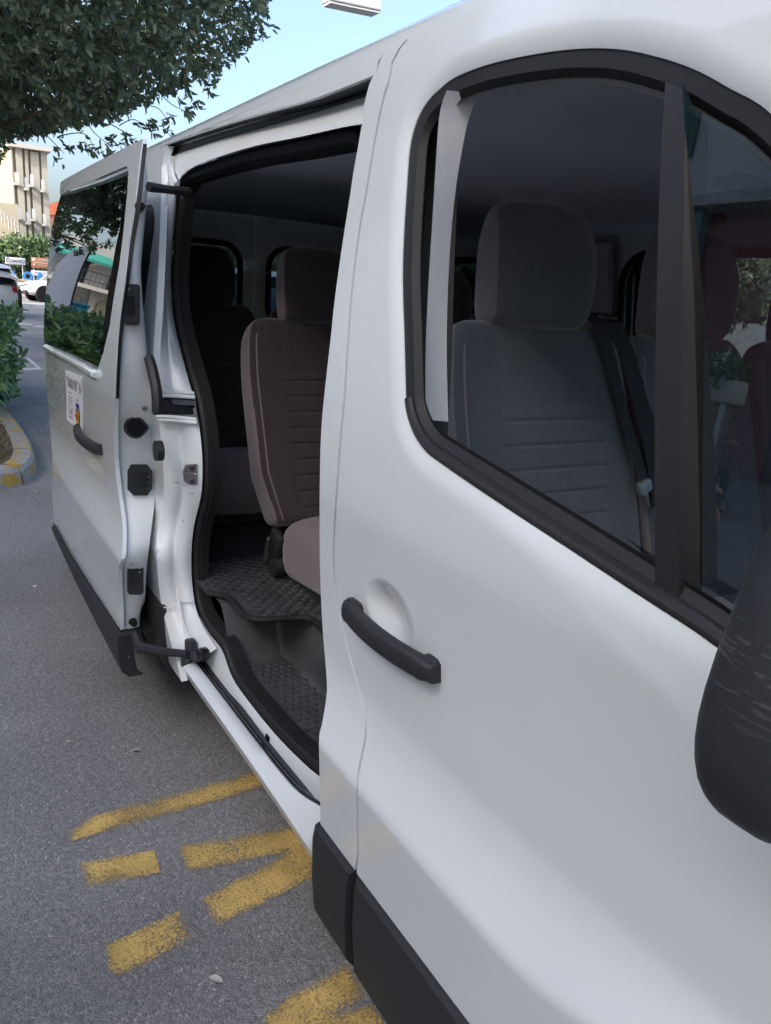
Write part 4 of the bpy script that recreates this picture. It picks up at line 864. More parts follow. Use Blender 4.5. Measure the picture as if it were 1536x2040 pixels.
for s_ in range(nst):
    ids = np.linspace(cuts[s_]+.35, cuts[s_+1]-.35, 7); secs = []
    h = .135+random.uniform(-.006, .006); dx = random.uniform(-.008, .008)
    for q in ids:
        p = np.array([np.interp(q, range(200), K[:, j]) for j in (0, 1)]); n = np.array([np.interp(q, range(200), Ko[:, j]) for j in (0, 1)])
        secs.append([np.array((*(p+n*(a+dx)), z)) for a, z in ((0, 0), (.012, h-.03), (.035, h), (.16, h+.004), (.165, 0))])
    V, F = loft(secs, closed=True, cap=True); mesh('kerb_stone', V, F, kyel if s_ < nst*.4 else ktop, isl, sharp=30)
# --- foliage ------------------------------------------------------------
def leaf_mat(name, cols, trans=.25, rough=.45):
    m = bpy.data.materials.new(name); m.use_nodes = True; t = m.node_tree; N = t.nodes; L = t.links; b = N['Principled BSDF']; b.inputs['Roughness'].default_value = rough; b.inputs['Specular IOR Level'].default_value = .8
    ge = N.new('ShaderNodeNewGeometry'); r = N.new('ShaderNodeValToRGB'); e = r.color_ramp.elements; e[0].color = (*cols[0], 1); e[0].position = 0; e[1].color = (*cols[-1], 1); e[1].position = 1
    for i, c in enumerate(cols[1:-1]): x = e.new((i+1)/(len(cols)-1)); x.color = (*c, 1)
    L.new(ge.outputs['Random Per Island'], r.inputs[0]); L.new(r.outputs[0], b.inputs['Base Color'])
    tr = N.new('ShaderNodeBsdfTranslucent'); L.new(r.outputs[0], tr.inputs[0]); mx = N.new('ShaderNodeMixShader'); mx.inputs[0].default_value = trans
    L.new(b.outputs[0], mx.inputs[1]); L.new(tr.outputs[0], mx.inputs[2]); L.new(mx.outputs[0], N['Material Output'].inputs[0]); return m
LF_TREE = leaf_mat('tree_leaf', [(.10, .15, .10), (.145, .205, .13), (.19, .25, .155), (.24, .29, .18), (.36, .39, .22)], .45, .3)
LF_HEDGE = leaf_mat('hedge_leaf', [(.07, .15, .055), (.10, .21, .07), (.14, .27, .085), (.19, .34, .11), (.34, .45, .15)], .35, .3)
LF_FAR = leaf_mat('far_leaf', [(.04, .08, .03), (.06, .12, .04), (.10, .17, .05), (.16, .22, .06)], .25)
BARK = mat('bark', (.10, .075, .055), .9, .2, noise=(14, .3), bump=(30, .6, .01))
def leaves(name, C, D, U, size, m, parent, width=.42, fold=.25):
    """C base points, D tip directions, U up hints; every leaf a folded six-corner blade"""
    n = len(C); D = D/np.linalg.norm(D, axis=1)[:, None]; Sd = np.cross(D, U); Sd /= (np.linalg.norm(Sd, axis=1)[:, None]+1e-9); Nn = np.cross(Sd, D)
    L_ = size[:, None]; w = L_*width*.5; V = np.empty((n, 6, 3))
    V[:, 0] = C; V[:, 1] = C+D*L_*.38-Sd*w+Nn*w*fold; V[:, 2] = C+D*L_*.78-Sd*w*.72+Nn*w*fold*.6-Nn*L_*.03; V[:, 3] = C+D*L_-Nn*L_*.10; V[:, 4] = C+D*L_*.78+Sd*w*.72+Nn*w*fold*.6-Nn*L_*.03; V[:, 5] = C+D*L_*.38+Sd*w+Nn*w*fold
    me = bpy.data.meshes.new(name); me.vertices.add(n*6); me.vertices.foreach_set('co', V.reshape(-1).astype(np.float32))
    q = np.array([[0, 3, 2, 1], [0, 5, 4, 3]]); idx = (np.arange(n)[:, None, None]*6+q[None]).reshape(-1)
    me.loops.add(n*8); me.loops.foreach_set('vertex_index', idx.astype(np.int32)); me.polygons.add(n*2); me.polygons.foreach_set('loop_start', np.arange(0, n*8, 4, dtype=np.int32)); me.polygons.foreach_set('loop_total', np.full(n*2, 4, dtype=np.int32)); me.update(); me.validate()
    return link(name, me, m, parent)
def rosettes(P, A, k, spread, ln, jitter=.3):
    """k leaves round each axis A at P"""
    n = len(P); A = A/np.linalg.norm(A, axis=1)[:, None]; T = np.cross(A, rng.normal(size=(n, 3))); T /= np.linalg.norm(T, axis=1)[:, None]; B = np.cross(A, T)
    C, D, U, Sz = [], [], [], []
    for i in range(k):
        a = 2*math.pi*i/k+rng.normal(0, .3, n); s_ = spread+rng.normal(0, .25, n)
        d = A*np.cos(s_)[:, None]+(T*np.cos(a)[:, None]+B*np.sin(a)[:, None])*np.sin(s_)[:, None]+rng.normal(0, jitter*.3, (n, 3))
        C.append(P+A*rng.uniform(-.9, .35, n)[:, None]*ln+rng.normal(0, .12, (n, 3))*ln); D.append(d); U.append(A+rng.normal(0, .2, (n, 3))); Sz.append(ln*rng.uniform(.7, 1.15, n))
    return np.concatenate(C), np.concatenate(D), np.concatenate(U), np.concatenate(Sz)
def lump(P, seed, amp, f):
    r = np.random.default_rng(seed); v = np.zeros(len(P))
    for i in range(5): k = r.normal(size=3)*f*(1+.6*i); v += amp/(1+.5*i)*np.sin(P@k+r.uniform(0, 6))
    return v
def tree(name, base, c, rad, label, n=3600, k=11, ln=.085, m=LF_TREE, group=None, trunk=.16, seed=1, low=-.98, shell=.42, thin=0.):
    o_ = thing(name, base, label, 'tree', group); b = np.array(base); c = np.array(c)-b; rad = np.array(rad)
    d = rng.normal(size=(n, 3)); d /= np.linalg.norm(d, axis=1)[:, None]; d = d[(d[:, 2] > low) & ((rng.uniform(0, 1, n) > thin*2) | ((d[:, 2] < .25) & (d[:, 0] > -.5)))]; u = 1-shell*rng.uniform(0, 1, len(d))**1.8
    u = u*(1+lump(d, seed, .085, 3.2)); P = c+d*rad*u[:, None]
    A = d*np.array((1, 1, .8))+np.array((0, 0, .15))+rng.normal(0, .4, d.shape); A[:, 2] -= .35*(d[:, 2] < 0)
    leaves('crown', *rosettes(P, A, k, .8, ln), m, o_, width=.46)
    t = MB(); top = c+np.array((0, 0, -.2*rad[2])); t.tube(cr([np.array((0, 0, -.05)), np.array((.08, .05, top[2]*.4)), top*np.array((.6, .6, .8)), top], 5), list(np.linspace(trunk, trunk*.45, 16)), 9)
    t.build('trunk', BARK, o_); br_ = MB()
    for i in rng.choice(len(P), 46, replace=False):
        e = P[i]; s0 = top*np.array((.7, .7, .75))+rng.normal(0, .1, 3); mid_ = .5*(s0+e)+rng.normal(0, .12, 3); br_.tube(cr([s0, mid_, e], 4), list(np.linspace(trunk*.3, .006, 9)), 5)
    q = br_.build('limbs', BARK, o_); q['kind'] = 'stuff'; return o_
tr0 = tree('street_tree', (-7.6, -2.5, .1), (-6.9, -1.6, 4.70), (2.7, 2.8, 2.38), 'dense dark-leaved street tree overhanging the kerbed island', n=26000, k=8, ln=.078, thin=.3)
# loose sprigs hanging out of the crown's edge
sg = []; 
for (u, v, X) in ((500, 40, -6), (522, 62, -6), (470, 95, -6), (385, 205, -6.2), (372, 220, -6.2), (330, 240, -6), (270, 285, -6), (215, 285, -6.1), (185, 298, -6), (120, 300, -6.2), (420, 165, -6), (450, 130, -6), (300, 262, -6)):
    p = onX(u, v, X)-np.array((-7.6, -2.5, .1)); sg.append(p)
sg = np.array(sg); sg2 = np.concatenate([sg+rng.normal(0, .05, sg.shape) for _ in range(5)])
leaves('sprigs', *rosettes(sg2, rng.normal(0, .3, sg2.shape)+np.array((.1, .8, -.5)), 5, .7, .075), LF_TREE, tr0, width=.42)['kind'] = 'stuff'
tw = MB()
for p in sg: tw.tube(cr([p+np.array((-.1, -.16, .14))+rng.normal(0, .07, 3), p+np.array((-.05, -.07, .08))+rng.normal(0, .03, 3), p+np.array((0, .03, -.02))], 4), list(np.linspace(.005, .002, 9)), 5)
q = tw.build('twigs', BARK, tr0); q['kind'] = 'stuff'
tree('far_tree', (-16, -2.6, 0), (-16, -1.9, 4.3), (2.2, 1.95, 1.9), 'paler tree farther up the street behind the overhanging crown', n=1800, k=9, ln=.12, m=LF_FAR)
def bush(name, c, half, label, cat, m, n, k, ln, group=None, seed=3, e=.6, width=.36):
    o_ = thing(name, (c[0], c[1], 0), label, cat, group); half = np.array(half)
    d = rng.normal(size=(n, 3)); d /= np.linalg.norm(d, axis=1)[:, None]; d = np.sign(d)*np.abs(d)**e; d /= (np.abs(d)**(2/e)).sum(1)[:, None]**(e/2)
    u = 1-.4*rng.uniform(0, 1, n)**1.8; u *= 1+lump(d, seed, .05, 4.5); P = d*half*u[:, None]; P[:, 2] += c[2]; ok = P[:, 2] > .08; P = P[ok]; d = d[ok]
    A = d+np.array((0, 0, .7))+rng.normal(0, .3, d.shape); leaves('foliage', *rosettes(P, A, k, 1.0, ln), m, o_, width=width)
    s_ = MB()
    for i in range(22): a = rng.uniform(-.6, .6, 2)*half[:2]; s_.tube([np.array((a[0]*.7, a[1]*.7, .05)), np.array((a[0], a[1], c[2])), np.array((a[0]*1.2, a[1]*1.2, c[2]+half[2]*.6))], [.02, .015, .006], 5)
    q = s_.build('stems', BARK, o_); q['kind'] = 'stuff'; return o_
bush('hedge', (-8.9, -2.33, .68), (2.15, 1.70, .62), 'glossy green hedge on the kerbed island at the left edge', 'hedge', LF_HEDGE, 3800, 10, .135, width=.32)
# dry grass on the island
gp = np.stack([rng.uniform(-6.6, -4.9, 2600), rng.uniform(-2.4, -.95, 2600), np.full(2600, .115)], 1); gp = gp[inpoly(gp[:, :2], offset(kl+[(-4.4, -3.6)], .2))]
gd = rng.normal(0, .8, gp.shape); gd[:, 2] = np.abs(gd[:, 2])*.7+.2
o_ = leaves('dry_grass', gp, gd, np.tile((0., 0, 1), (len(gp), 1))+rng.normal(0, .3, gp.shape), rng.uniform(.04, .11, len(gp)), leaf_mat('dry_grass', [(.20, .15, .07), (.28, .22, .11), (.16, .15, .06)], .2), None, width=.09); tag(o_, 'dry grass and straw on the island soil', 'grass', None, 'stuff')
# litter of leaves and paper bits on the asphalt
lt = [onZ(u, v, .006) for u, v in ((88, 842), (95, 846), (62, 860), (52, 851), (85, 858), (90, 870), (78, 952), (65, 978), (70, 1165), (260, 1495), (415, 1945), (30, 985), (55, 990), (98, 905), (130, 1475))]
lt = np.array(lt); ld = rng.normal(0, 1, lt.shape); ld[:, 2] = .05
o_ = leaves('fallen_leaves', lt, ld, np.tile((0., 0, 1), (len(lt), 1)), rng.uniform(.018, .045, len(lt)), leaf_mat('fallen_leaf', [(.45, .42, .38), (.30, .2, .1), (.5, .48, .42)], .1), None, width=.5); tag(o_, 'pale fallen leaves scattered on the asphalt', 'leaves', None, 'stuff')
# --- cars -----------------------------------------------------------------
MT['carpaint'] = mat('car_white', (.52, .53, .54), .3, .5, coat=.8); MT['carglass'] = mat('car_glass', (.02, .025, .03), .05, .6); MT['lamp'] = mat('lamp_glass', (.6, .62, .65), .15, .6); MT['red'] = mat('tail_lamp', (.4, .015, .015), .2, .6); MT['plate'] = mat('plate', (.75, .75, .75), .5)
def carbody(secs): return loft(secs, closed=True, cap=True)
def make_car(label, group=None):
    o_ = thing('parked_car', (0, 0, 0), label, 'car', group)
    def sec(x, hw, z0, z1, tw):
        h = [(-hw*.75, z0), (-hw, z0+.12), (-hw*1.01, (z0+z1)*.5), (-hw*.97, z1-.08), (-hw*tw, z1)]; return [np.array((x, y, z)) for y, z in h]+[np.array((x, -y, z)) for y, z in h[::-1]]
    V, F = carbody([sec(-2.16, .62, .45, .80, .8), sec(-2.10, .80, .32, .95, .9), sec(-1.6, .90, .26, 1.02, .93), sec(0, .92, .24, 1.0, .94), sec(.9, .91, .24, .98, .93), sec(1.5, .88, .26, .93, .88), sec(1.98, .78, .32, .80, .82), sec(2.14, .60, .42, .66, .8)])
    body = mesh('body', V, F, 'carpaint', o_, sharp=45)
    def gsec(x, hw, z0, hw2, z1): h = [(-hw, z0), (-hw2-.02, z1-.06), (-hw2*.9, z1)]; return [np.array((x, y, z)) for y, z in h]+[np.array((x, -y, z)) for y, z in h[::-1]]
    V, F = loft([gsec(-2.02, .80, .96, .78, 1.0), gsec(-1.72, .84, .98, .66, 1.50), gsec(-.3, .86, .98, .68, 1.56), gsec(.25, .86, .96, .66, 1.50), gsec(1.02, .84, .95, .80, .97)], closed=True, cap=True); mesh('glasshouse', V, F, 'carglass', o_, sharp=30)
    V, F = loft([[np.array((x, y, z+(.03 if abs(y) < .4 else 0))) for y in (-.68, -.4, .4, .68)] for x, z in ((-1.86, 1.45), (-1.6, 1.535), (-.3, 1.585), (.2, 1.53), (.32, 1.49))], closed=False, cap=False); mesh('roof', V, F, 'carpaint', o_)
    for s in (-1, 1):
        for pts in ([(1.0, s*.85, .97), (.3, s*.70, 1.50)], [(-.25, s*.87, .98), (-.28, s*.71, 1.55)], [(-1.15, s*.87, .99), (-1.2, s*.70, 1.54)], [(-2.0, s*.82, .98), (-1.74, s*.69, 1.50)]): MB().tube([np.array(p) for p in pts], .03, 6).build('window_pillar', 'carpaint', o_)
        MB().rbox((2.0, s*.62, .72), (.20, .28, .14), .05).build('headlight', 'lamp', o_); MB().rbox((-2.08, s*.72, .86), (.12, .16, .22), .03).build('tail_light', 'red', o_); MB().rbox((.72, s*1.0, 1.03), (.12, .20, .15), .04).build('wing_mirror', 'plastic', o_)
        MB().rbox((.1, s*.935, .85), (.18, .03, .03), .01).build('door_handle', 'carpaint', o_)
        for x in (-1.32, 1.36): wheel(o_, x, s*.83, .33, .2); MB().cyl((x, s*.80, .36), (0, 1, 0), .39, .26, 26).build('wheel_arch', 'under', o_)
    MB().rbox((2.08, 0, .42), (.16, 1.3, .2), .05).build('grille', 'plastic', o_); MB().rbox((2.165, 0, .52), (.02, .5, .11), .004).build('number_plate', 'plate', o_); MB().rbox((-2.16, 0, .62), (.02, .5, .11), .004).build('number_plate', 'plate', o_)
    return o_
def copy_tree(o, parent=None):
    c = o.copy(); COL.objects.link(c); c.parent = parent
    for ch in o.children: copy_tree(ch, c)
    return c
car = make_car('white parked car seen through the rear windows of the van', 'cars parked around the taxi rank'); car.location = (-11.2, 3.15, 0); car.rotation_euler = (0, 0, math.radians(8)); car.scale = (1.08, 1.08, 1.12)
c2 = copy_tree(car); c2['label'] = 'white car on the far road, its front wheel showing beside the brown sign'; wp = onZ(88, 602, 0); c2.location = (wp[0]-.9, wp[1]+1.25, 0); c2.rotation_euler = (0, 0, math.radians(-80)); c2.scale = (1.05, 1.05, 1.10)
c3 = copy_tree(car); c3['label'] = 'white car with raised tailgate behind the hedge, before the white town sign'; c3.rotation_euler = (0, 0, math.radians(186)); p = onX(0, 560, -27); c3.location = (-29.0, p[1]-.55, 0); c3.scale = (1.05, 1.0, 1.05)
tg = [onX(u, v, -26.4) for u, v in ((-20, 540), (0, 544), (22, 549), (39, 556), (36, 560), (20, 554), (0, 551), (-20, 546))]
q_ = MB().prism(tg, (-.9, 0, .1)).build('tailgate', 'carpaint', c3, sharp=20); q_.matrix_parent_inverse = (Matrix.Translation(c3.location)@c3.rotation_euler.to_matrix().to_4x4()@Matrix.Diagonal((*c3.scale, 1))).inverted(); q_.location = (0, 0, 0)
# scooter
scb = onX(25, 590, -29); sc_ = thing('scooter', (-29, scb[1], 0), 'dark parked scooter behind the hedge near the road', 'scooter', rz=math.radians(12))
for x in (-.62, .62):
    t = MB(); t.tube([np.array((x+.2*math.cos(a), 0, .24+.2*math.sin(a))) for a in np.linspace(0, 2*math.pi, 19)], .045, 8, cap=False); q = t.build('wheel', 'tyre', sc_); MB().cyl((x, 0, .24), (0, 1, 0), .15, .05, 14).build('rim', 'alloy', q)
DKB = mat('scooter_body', (.03, .03, .045), .3, .5, coat=.6)
V, F = loft([[np.array((x, y*w, z0+(z1-z0)*t)) for y, t in ((-1, 0), (-1, .7), (-.6, 1), (.6, 1), (1, .7), (1, 0))] for x, w, z0, z1 in ((-.85, .08, .5, .72), (-.5, .16, .35, .78), (-.05, .15, .30, .74), (.1, .13, .26, .42), (.35, .16, .26, .40), (.45, .16, .3, .9), (.6, .10, .5, 1.0))]); mesh('body', V, F, DKB, sc_)
MB().rbox((-.42, 0, .80), (.62, .26, .09), .04).build('seat', 'rubber', sc_); MB().tube([np.array(p) for p in ((.45, -.34, 1.05), (.52, -.15, 1.0), (.55, 0, .98), (.52, .15, 1.0), (.45, .34, 1.05))], .018, 8).build('handlebar', 'plastic', sc_); MB().rbox((.60, 0, .92), (.10, .16, .14), .04).build('headlight', 'lamp', sc_)
# --- far background: signs, letters, apartment block ---------------------------
def tmesh(body, size, name, m, parent, depth=.0, bold=0., sx=1., loc=(0, 0, 0)):      # text standing upright, facing +X
    c = bpy.data.curves.new(name, 'FONT'); c.body = body; c.size = size; c.align_x = 'CENTER'; c.align_y = 'CENTER'; c.offset = bold; c.extrude = depth; c.resolution_u = 4
    t = bpy.data.objects.new('tmp', c); COL.objects.link(t); dg = bpy.context.evaluated_depsgraph_get(); me = bpy.data.meshes.new_from_object(t.evaluated_get(dg)); bpy.data.objects.remove(t)
    for v in me.vertices: x, y, z = v.co; v.co = (z+loc[0], x*sx+loc[1], y+loc[2])
    me.name = name; me.materials.clear(); return link(name, me, m, parent)
WSIGN = mat('sign_white', (.50, .51, .53), .5); BROWN = mat('sign_brown', (.30, .13, .06), .5); INK = MT['ink']
POST = mat('galvanised', (.42, .43, .43), .5, .5, metal=.3)
def sign(u0, v0, u1, v1, X, name, label, m, posts, zlow=0.):
    a, b = onX(u0, v0, X), onX(u1, v1, X); y0, y1, z0, z1 = a[1], b[1], b[2], a[2]; o_ = thing(name, (X, .5*(y0+y1), 0), label, 'sign'); w, h = y1-y0, z1-z0
    MB().rbox((0, 0, .5*(z0+z1)), (.05, w, h), .015).build('board', m, o_)
    for t in posts: MB().cyl((-.06, (t-.5)*w, .5*(z1-.1)), (0, 0, 1), .035, z1-.1, 10).build('post', POST, o_)
    return o_, w, h, .5*(z0+z1)
sg1, w, h, zc = sign(10, 511.5, 51, 529, -55, 'town_sign', 'white town sign reading LOANO beside the far road', WSIGN, (.2, .85))
tmesh('LOANO', h*.56, 'lettering', 'ink', sg1, .004, .004, w*.80/(h*.56*3.1), (.03, 0, zc+.0)); MB().box((.03, -w*.38, zc+h*.36), (.01, w*.13, h*.17)).build('flag', mat('flag_blue', (.06, .10, .30), .5), sg1, smooth=False); MB().box((.03, 0, zc-h*.40), (.01, w*.84, h*.045)).build('small_print', 'inkgrey', sg1, smooth=False)
sg2_, w, h, zc = sign(62, 512, 108, 536.5, -55.5, 'tourist_sign', 'brown tourist direction sign beside the far road', BROWN, (.1, .9))
tmesh('LOANO', h*.24, 'lettering', WSIGN, sg2_, .004, .002, 1.1, (.03, .09*w, zc+.28*h)); tmesh('FRANCHE', h*.18, 'lettering', WSIGN, sg2_, .004, .0, 1.0, (.03, .0*w, zc-.22*h))
MB().rbox((.03, -.38*w, zc+.27*h), (.012, .13*w, .25*h), .003).build('pictogram', WSIGN, sg2_); MB().box((.03, -.0*w, zc+.02*h), (.01, .7*w, .05*h)).build('small_print', WSIGN, sg2_, smooth=False); MB().rbox((.03, -.38*w, zc-.2*h), (.012, .07*w, .16*h), .003).build('pictogram', WSIGN, sg2_)
sg3, w, h, zc = sign(62, 538, 97, 551, -54.5, 'notice_board', 'white notice board under the brown sign', WSIGN, (.15, .6)); 
for t, ww in ((.2, .3), (.05, .5)): MB().box((.03, (t-.25)*w, zc+.1*h), (.01, ww*w*.5, .18*h)).build('small_print', 'inkgrey', sg3, smooth=False)
BLUE = mat('letter_blue', (.03, .16, .42), .45, .5)
pa, pb = onX(55, 558.5, -52), onX(55, 542.5, -52); hz = pb[2]-pa[2]
for ch, u in (('L', 30), ('O', 55.5), ('A', 80), ('N', 106), ('O', 132)):
    p = onX(u, 551 + (u-55)*.05, -52); o_ = thing('letter_sculpture', (-52, p[1], 0), 'big blue free-standing letter %s on the low wall%s' % (ch, {30: ', first of the row', 55.5: ' below the notice board', 80: ' nearest the white car'}.get(u, ', hidden end of the row, %s' % ('fourth' if u == 106 else 'last'))), 'letter', 'blue letters on the low wall')
    tmesh(ch, hz*1.42, 'letter_body', BLUE, o_, .12, .035, 1.0, (0, 0, p[2]))
lw = [onX(u, v, -52.4) for u, v in ((-60, 553), (140, 563))]; zw = onX(55, 559, -52)[2]
o_ = thing('low_wall', (-52.2, 6, 0), 'low tan retaining wall under the blue letters', 'wall'); MB().rbox((0, 0, zw*.5), (1.2, 16, zw), .05).build('wall_body', mat('tan_render', (.38, .30, .17), .9, noise=(3, .12)), o_); MB().rbox((0, 0, zw+.01), (1.3, 16.1, .06), .02).build('coping', mat('coping', (.45, .42, .36), .85), o_)
o_ = thing('guard_rail', (-50.6, 6, 0), 'pale two-bar guard rail before the low wall', 'railing'); zr = onX(60, 572, -50.6)[2]; zr2 = onX(60, 577.5, -50.6)[2]
for z in (zr, zr2): MB().tube([np.array((0, -8, z)), np.array((0, 8, z))], .045, 8).build('rail_bar', WSIGN, o_)
for y in np.arange(-8, 8.1, 2): MB().cyl((0, y, zr*.5), (0, 0, 1), .04, zr, 8).build('rail_post', WSIGN, o_)
pv = mesh('far_pavement', [(-51.5, -30, .0), (-48, -30, .0), (-48, 40, .0), (-51.5, 40, .0), (-51.5, -30, .13), (-48, -30, .13), (-48, 40, .13), (-51.5, 40, .13)], [(4, 5, 6, 7), (1, 2, 6, 5), (0, 1, 5, 4)], mat('pavement', (.33, .28, .26), .9, noise=(4, .1)), smooth=False); pv['kind'] = 'structure'; pv['label'] = 'raised pavement on the far side of the road'
for i, (u, v, X, hh) in enumerate(((20, 530, -57, (1.2, 1.6, 1.3)), (55, 520, -57.5, (1.3, 1.7, 1.75)), (88, 520, -58, (1.2, 1.6, 1.7)), (-10, 522, -58, (1.3, 1.6, 1.6)))):
    p = onX(u, v, X); bush('roadside_shrub', (X, p[1], p[2]-.1), hh, ('low yellow-green shrub left of the town sign', 'tall round shrub between the two far signs', 'shrub behind the brown tourist sign', 'shrub at the far left below the annex')[i], 'shrub', LF_FAR, 420, 7, .26, 'shrubs along the far road', seed=i+5)
XB = -82.; bxy = lambda u, v: onX(u, v, XB)
BW = mat('block_render', (.34, .325, .28), .9, noise=(.6, .06)); BY = mat('block_ochre', (.38, .32, .18), .9, noise=(.5, .08)); LEDGE = mat('ledge', (.42, .40, .37), .85); PANE = mat('shutter', (.28, .25, .18), .5, .5)
ap = thing('apartment_block', (XB-6, bxy(62, 450)[1], 0), 'pale apartment block with narrow recessed balconies, above the far signs', 'building')
yc = bxy(62, 450)[1]; yl, yr = bxy(29, 450)[1]-yc, bxy(99, 450)[1]-yc; zt_b = bxy(60, 300)[2]
MB().box((0, .5*(yl+yr), zt_b*.5), (12, yr-yl, zt_b)).build('wall', BY, ap, smooth=False)
cols = [(32, 38.5), (51, 56), (62, 67), (83, 87.5)]; ed_ = [29]+[e for c in cols for e in c]+[99]
for i in range(0, len(ed_), 2):
    y0, y1 = bxy(ed_[i], 450)[1]-yc, bxy(ed_[i+1], 450)[1]-yc; hgt_ = zt_b*(1.0 if i < 6 else .99)+.12*(i % 3); MB().box((6.15, .5*(y0+y1), hgt_*.5), (.4, y1-y0, hgt_)).build('pier', BW, ap, smooth=False)
MB().box((.2, .5*(yl+yr), zt_b+.2), (13.6, yr-yl+.6, .35)).build('roof_slab', LEDGE, ap, smooth=False)
nfl = 5
for c, (u0, u1) in enumerate(cols):
    y0, y1 = bxy(u0, 450)[1]-yc, bxy(u1, 450)[1]-yc; ym = .5*(y0+y1)
    for f_ in range(nfl):
        z0 = 3.1+f_*2.95-.35*(c % 2)
        if z0+2.5 > zt_b: continue
        fb = MB().box((6.7, ym, z0), (.7, (y1-y0)*1.55, .2)).build('balcony', LEDGE, ap, smooth=False)
        MB().box((6.98, ym+.05, z0+.55), (.06, (y1-y0)*1.3, .85)).build('parapet', mat('parapet%d%d' % (c, f_), random.choice([(.5, .48, .44), (.45, .45, .46), (.35, .36, .40)]), .8), fb, smooth=False)
        wdo = MB().box((6.02, ym-.1, z0+1.15), (.08, (y1-y0)*.62, 2.0)).build('window', PANE, ap, smooth=False); MB().box((6.08, ym-.1, z0+1.15), (.05, .06, 2.0)).build('mullion', LEDGE, wdo, smooth=False)
an = thing('annex_house', (-74, onX(14, 450, -74)[1], 0), 'ochre annex with outside stair rail, left of the apartment block', 'building'); ya = onX(14, 450, -74)[1]
al, ar = onX(-30, 450, -74)[1]-ya, onX(38, 450, -74)[1]-ya; za = onX(20, 405, -74)[2]
MB().box((-3, .5*(al+ar), za*.5), (6, ar-al, za)).build('wall', mat('annex_render', (.36, .32, .24), .9, noise=(.5, .08)), an, smooth=False); MB().box((.35, .5*(al+ar)-1, onX(20, 470, -74)[2]*.5), (.7, ar-al-2, onX(20, 470, -74)[2])).build('stair_wall', mat('annex_ochre', (.36, .26, .09), .9), an, smooth=False)
p0, p1 = onX(-5, 412, -73.4), onX(36, 442, -73.4)
for dz in (0, .45): MB().tube([np.array((.6, p0[1]-ya, p0[2]-dz)), np.array((.6, p1[1]-ya, p1[2]-dz))], .05, 6).build('stair_rail', LEDGE, an)
for t in np.linspace(0, 1, 7): q = p0*(1-t)+p1*t; MB().tube([np.array((.6, q[1]-ya, q[2])), np.array((.6, q[1]-ya, q[2]-1.2))], .035, 5).build('baluster', LEDGE, an)
MB().box((.03, onX(19, 500, -74)[1]-ya, 2.2), (.1, 1.2, 2.1)).build('window', PANE, an, smooth=False)
rh = thing('red_roof_house', (-110, onX(104, 450, -110)[1], 0), 'house with red tiled roof peeking past the van door', 'building'); zr_ = onX(100, 432, -110)[2]; 
MB().box((0, 0, zr_*.5), (8, 5, zr_)).build('wall', mat('rose_render', (.55, .30, .24), .9), rh, smooth=False); MB().prism([(-4.6, -3, zr_), (-4.6, 3, zr_), (-4.6, 0, zr_+1.6)], (9.2, 0, 0)).build('roof', mat('roof_tiles', (.42, .12, .07), .9, noise=(3, .2)), rh, smooth=False)
for z in (zr_-1.4, zr_-4.2):
    for y in (-1.2, 1.2): MB().box((4.03, y, z), (.1, .9, 1.5)).build('window', PANE, rh, smooth=False)
# --- beyond the van: low trees -------------------------------------------------
lt0 = tree('low_tree', (-15, 8.5, 0), (-15, 8.5, 2.5), (2.6, 2.6, 1.45), 'low tree beyond the van, seen through its rear window', n=1500, k=8, ln=.16, group='low trees beyond the van', trunk=.12, seed=9)
for i, (x, y, s_, l) in enumerate(((-9.5, 10, 1.0, 'low tree beyond the van, seen behind the front seats'), (-22, 9, 1.05, 'low tree beyond the van, farthest up the street'), (-3.5, 9.5, .95, 'low tree straight across from the open sliding door'), (3.5, 9.8, .95, 'low tree across from the front door window'), (-19, 4.5, .95, 'low tree behind the parked car seen through the van'), (-26, 5.5, .95, 'small round tree behind the low trees up the street'), (9.5, 9, .95, 'low tree ahead of the van on its far side'))):
    c = copy_tree(lt0); c.location = (x, y, 0); c.scale = (s_, s_, s_); c.rotation_euler = (0, 0, 1.3*i); c['label'] = l
# hanging sign box over the street
hb_ = [onZ(u, v, 5.0) for u, v in ((643, 14), (740, 34), (757, 26))]
bx = thing('hanging_sign_box', (hb_[0][0], hb_[0][1], 5.0), 'white sign box hanging into the sky from a mast', 'sign'); a = np.array(hb_[0]); e1_ = hb_[1]-a; e2_ = hb_[2]-hb_[1]
poly = [np.zeros(3), e1_, e1_+e2_, e2_]; SB = mat('sign_box', (.60, .60, .60), .5); bbx = MB().prism(poly, (0, 0, .75)).build('box', SB, bx, sharp=20)
for z in (.04, .70): MB().tube([p+np.array((0, 0, z)) for p in poly]+[poly[0]+np.array((0, 0, z))], .018, 6, cap=False).build('frame', POST, bbx)
MB().tube([.5*(e1_+e2_)+np.array((0, 0, .75)), .5*(e1_+e2_)+np.array((0, 0, 1.5)), np.array((2, 9, 1.6)), np.array((2.2, 9.4, 1.2)), np.array((2.2, 9.4, -5))], .05, 8).build('mast', POST, bx)
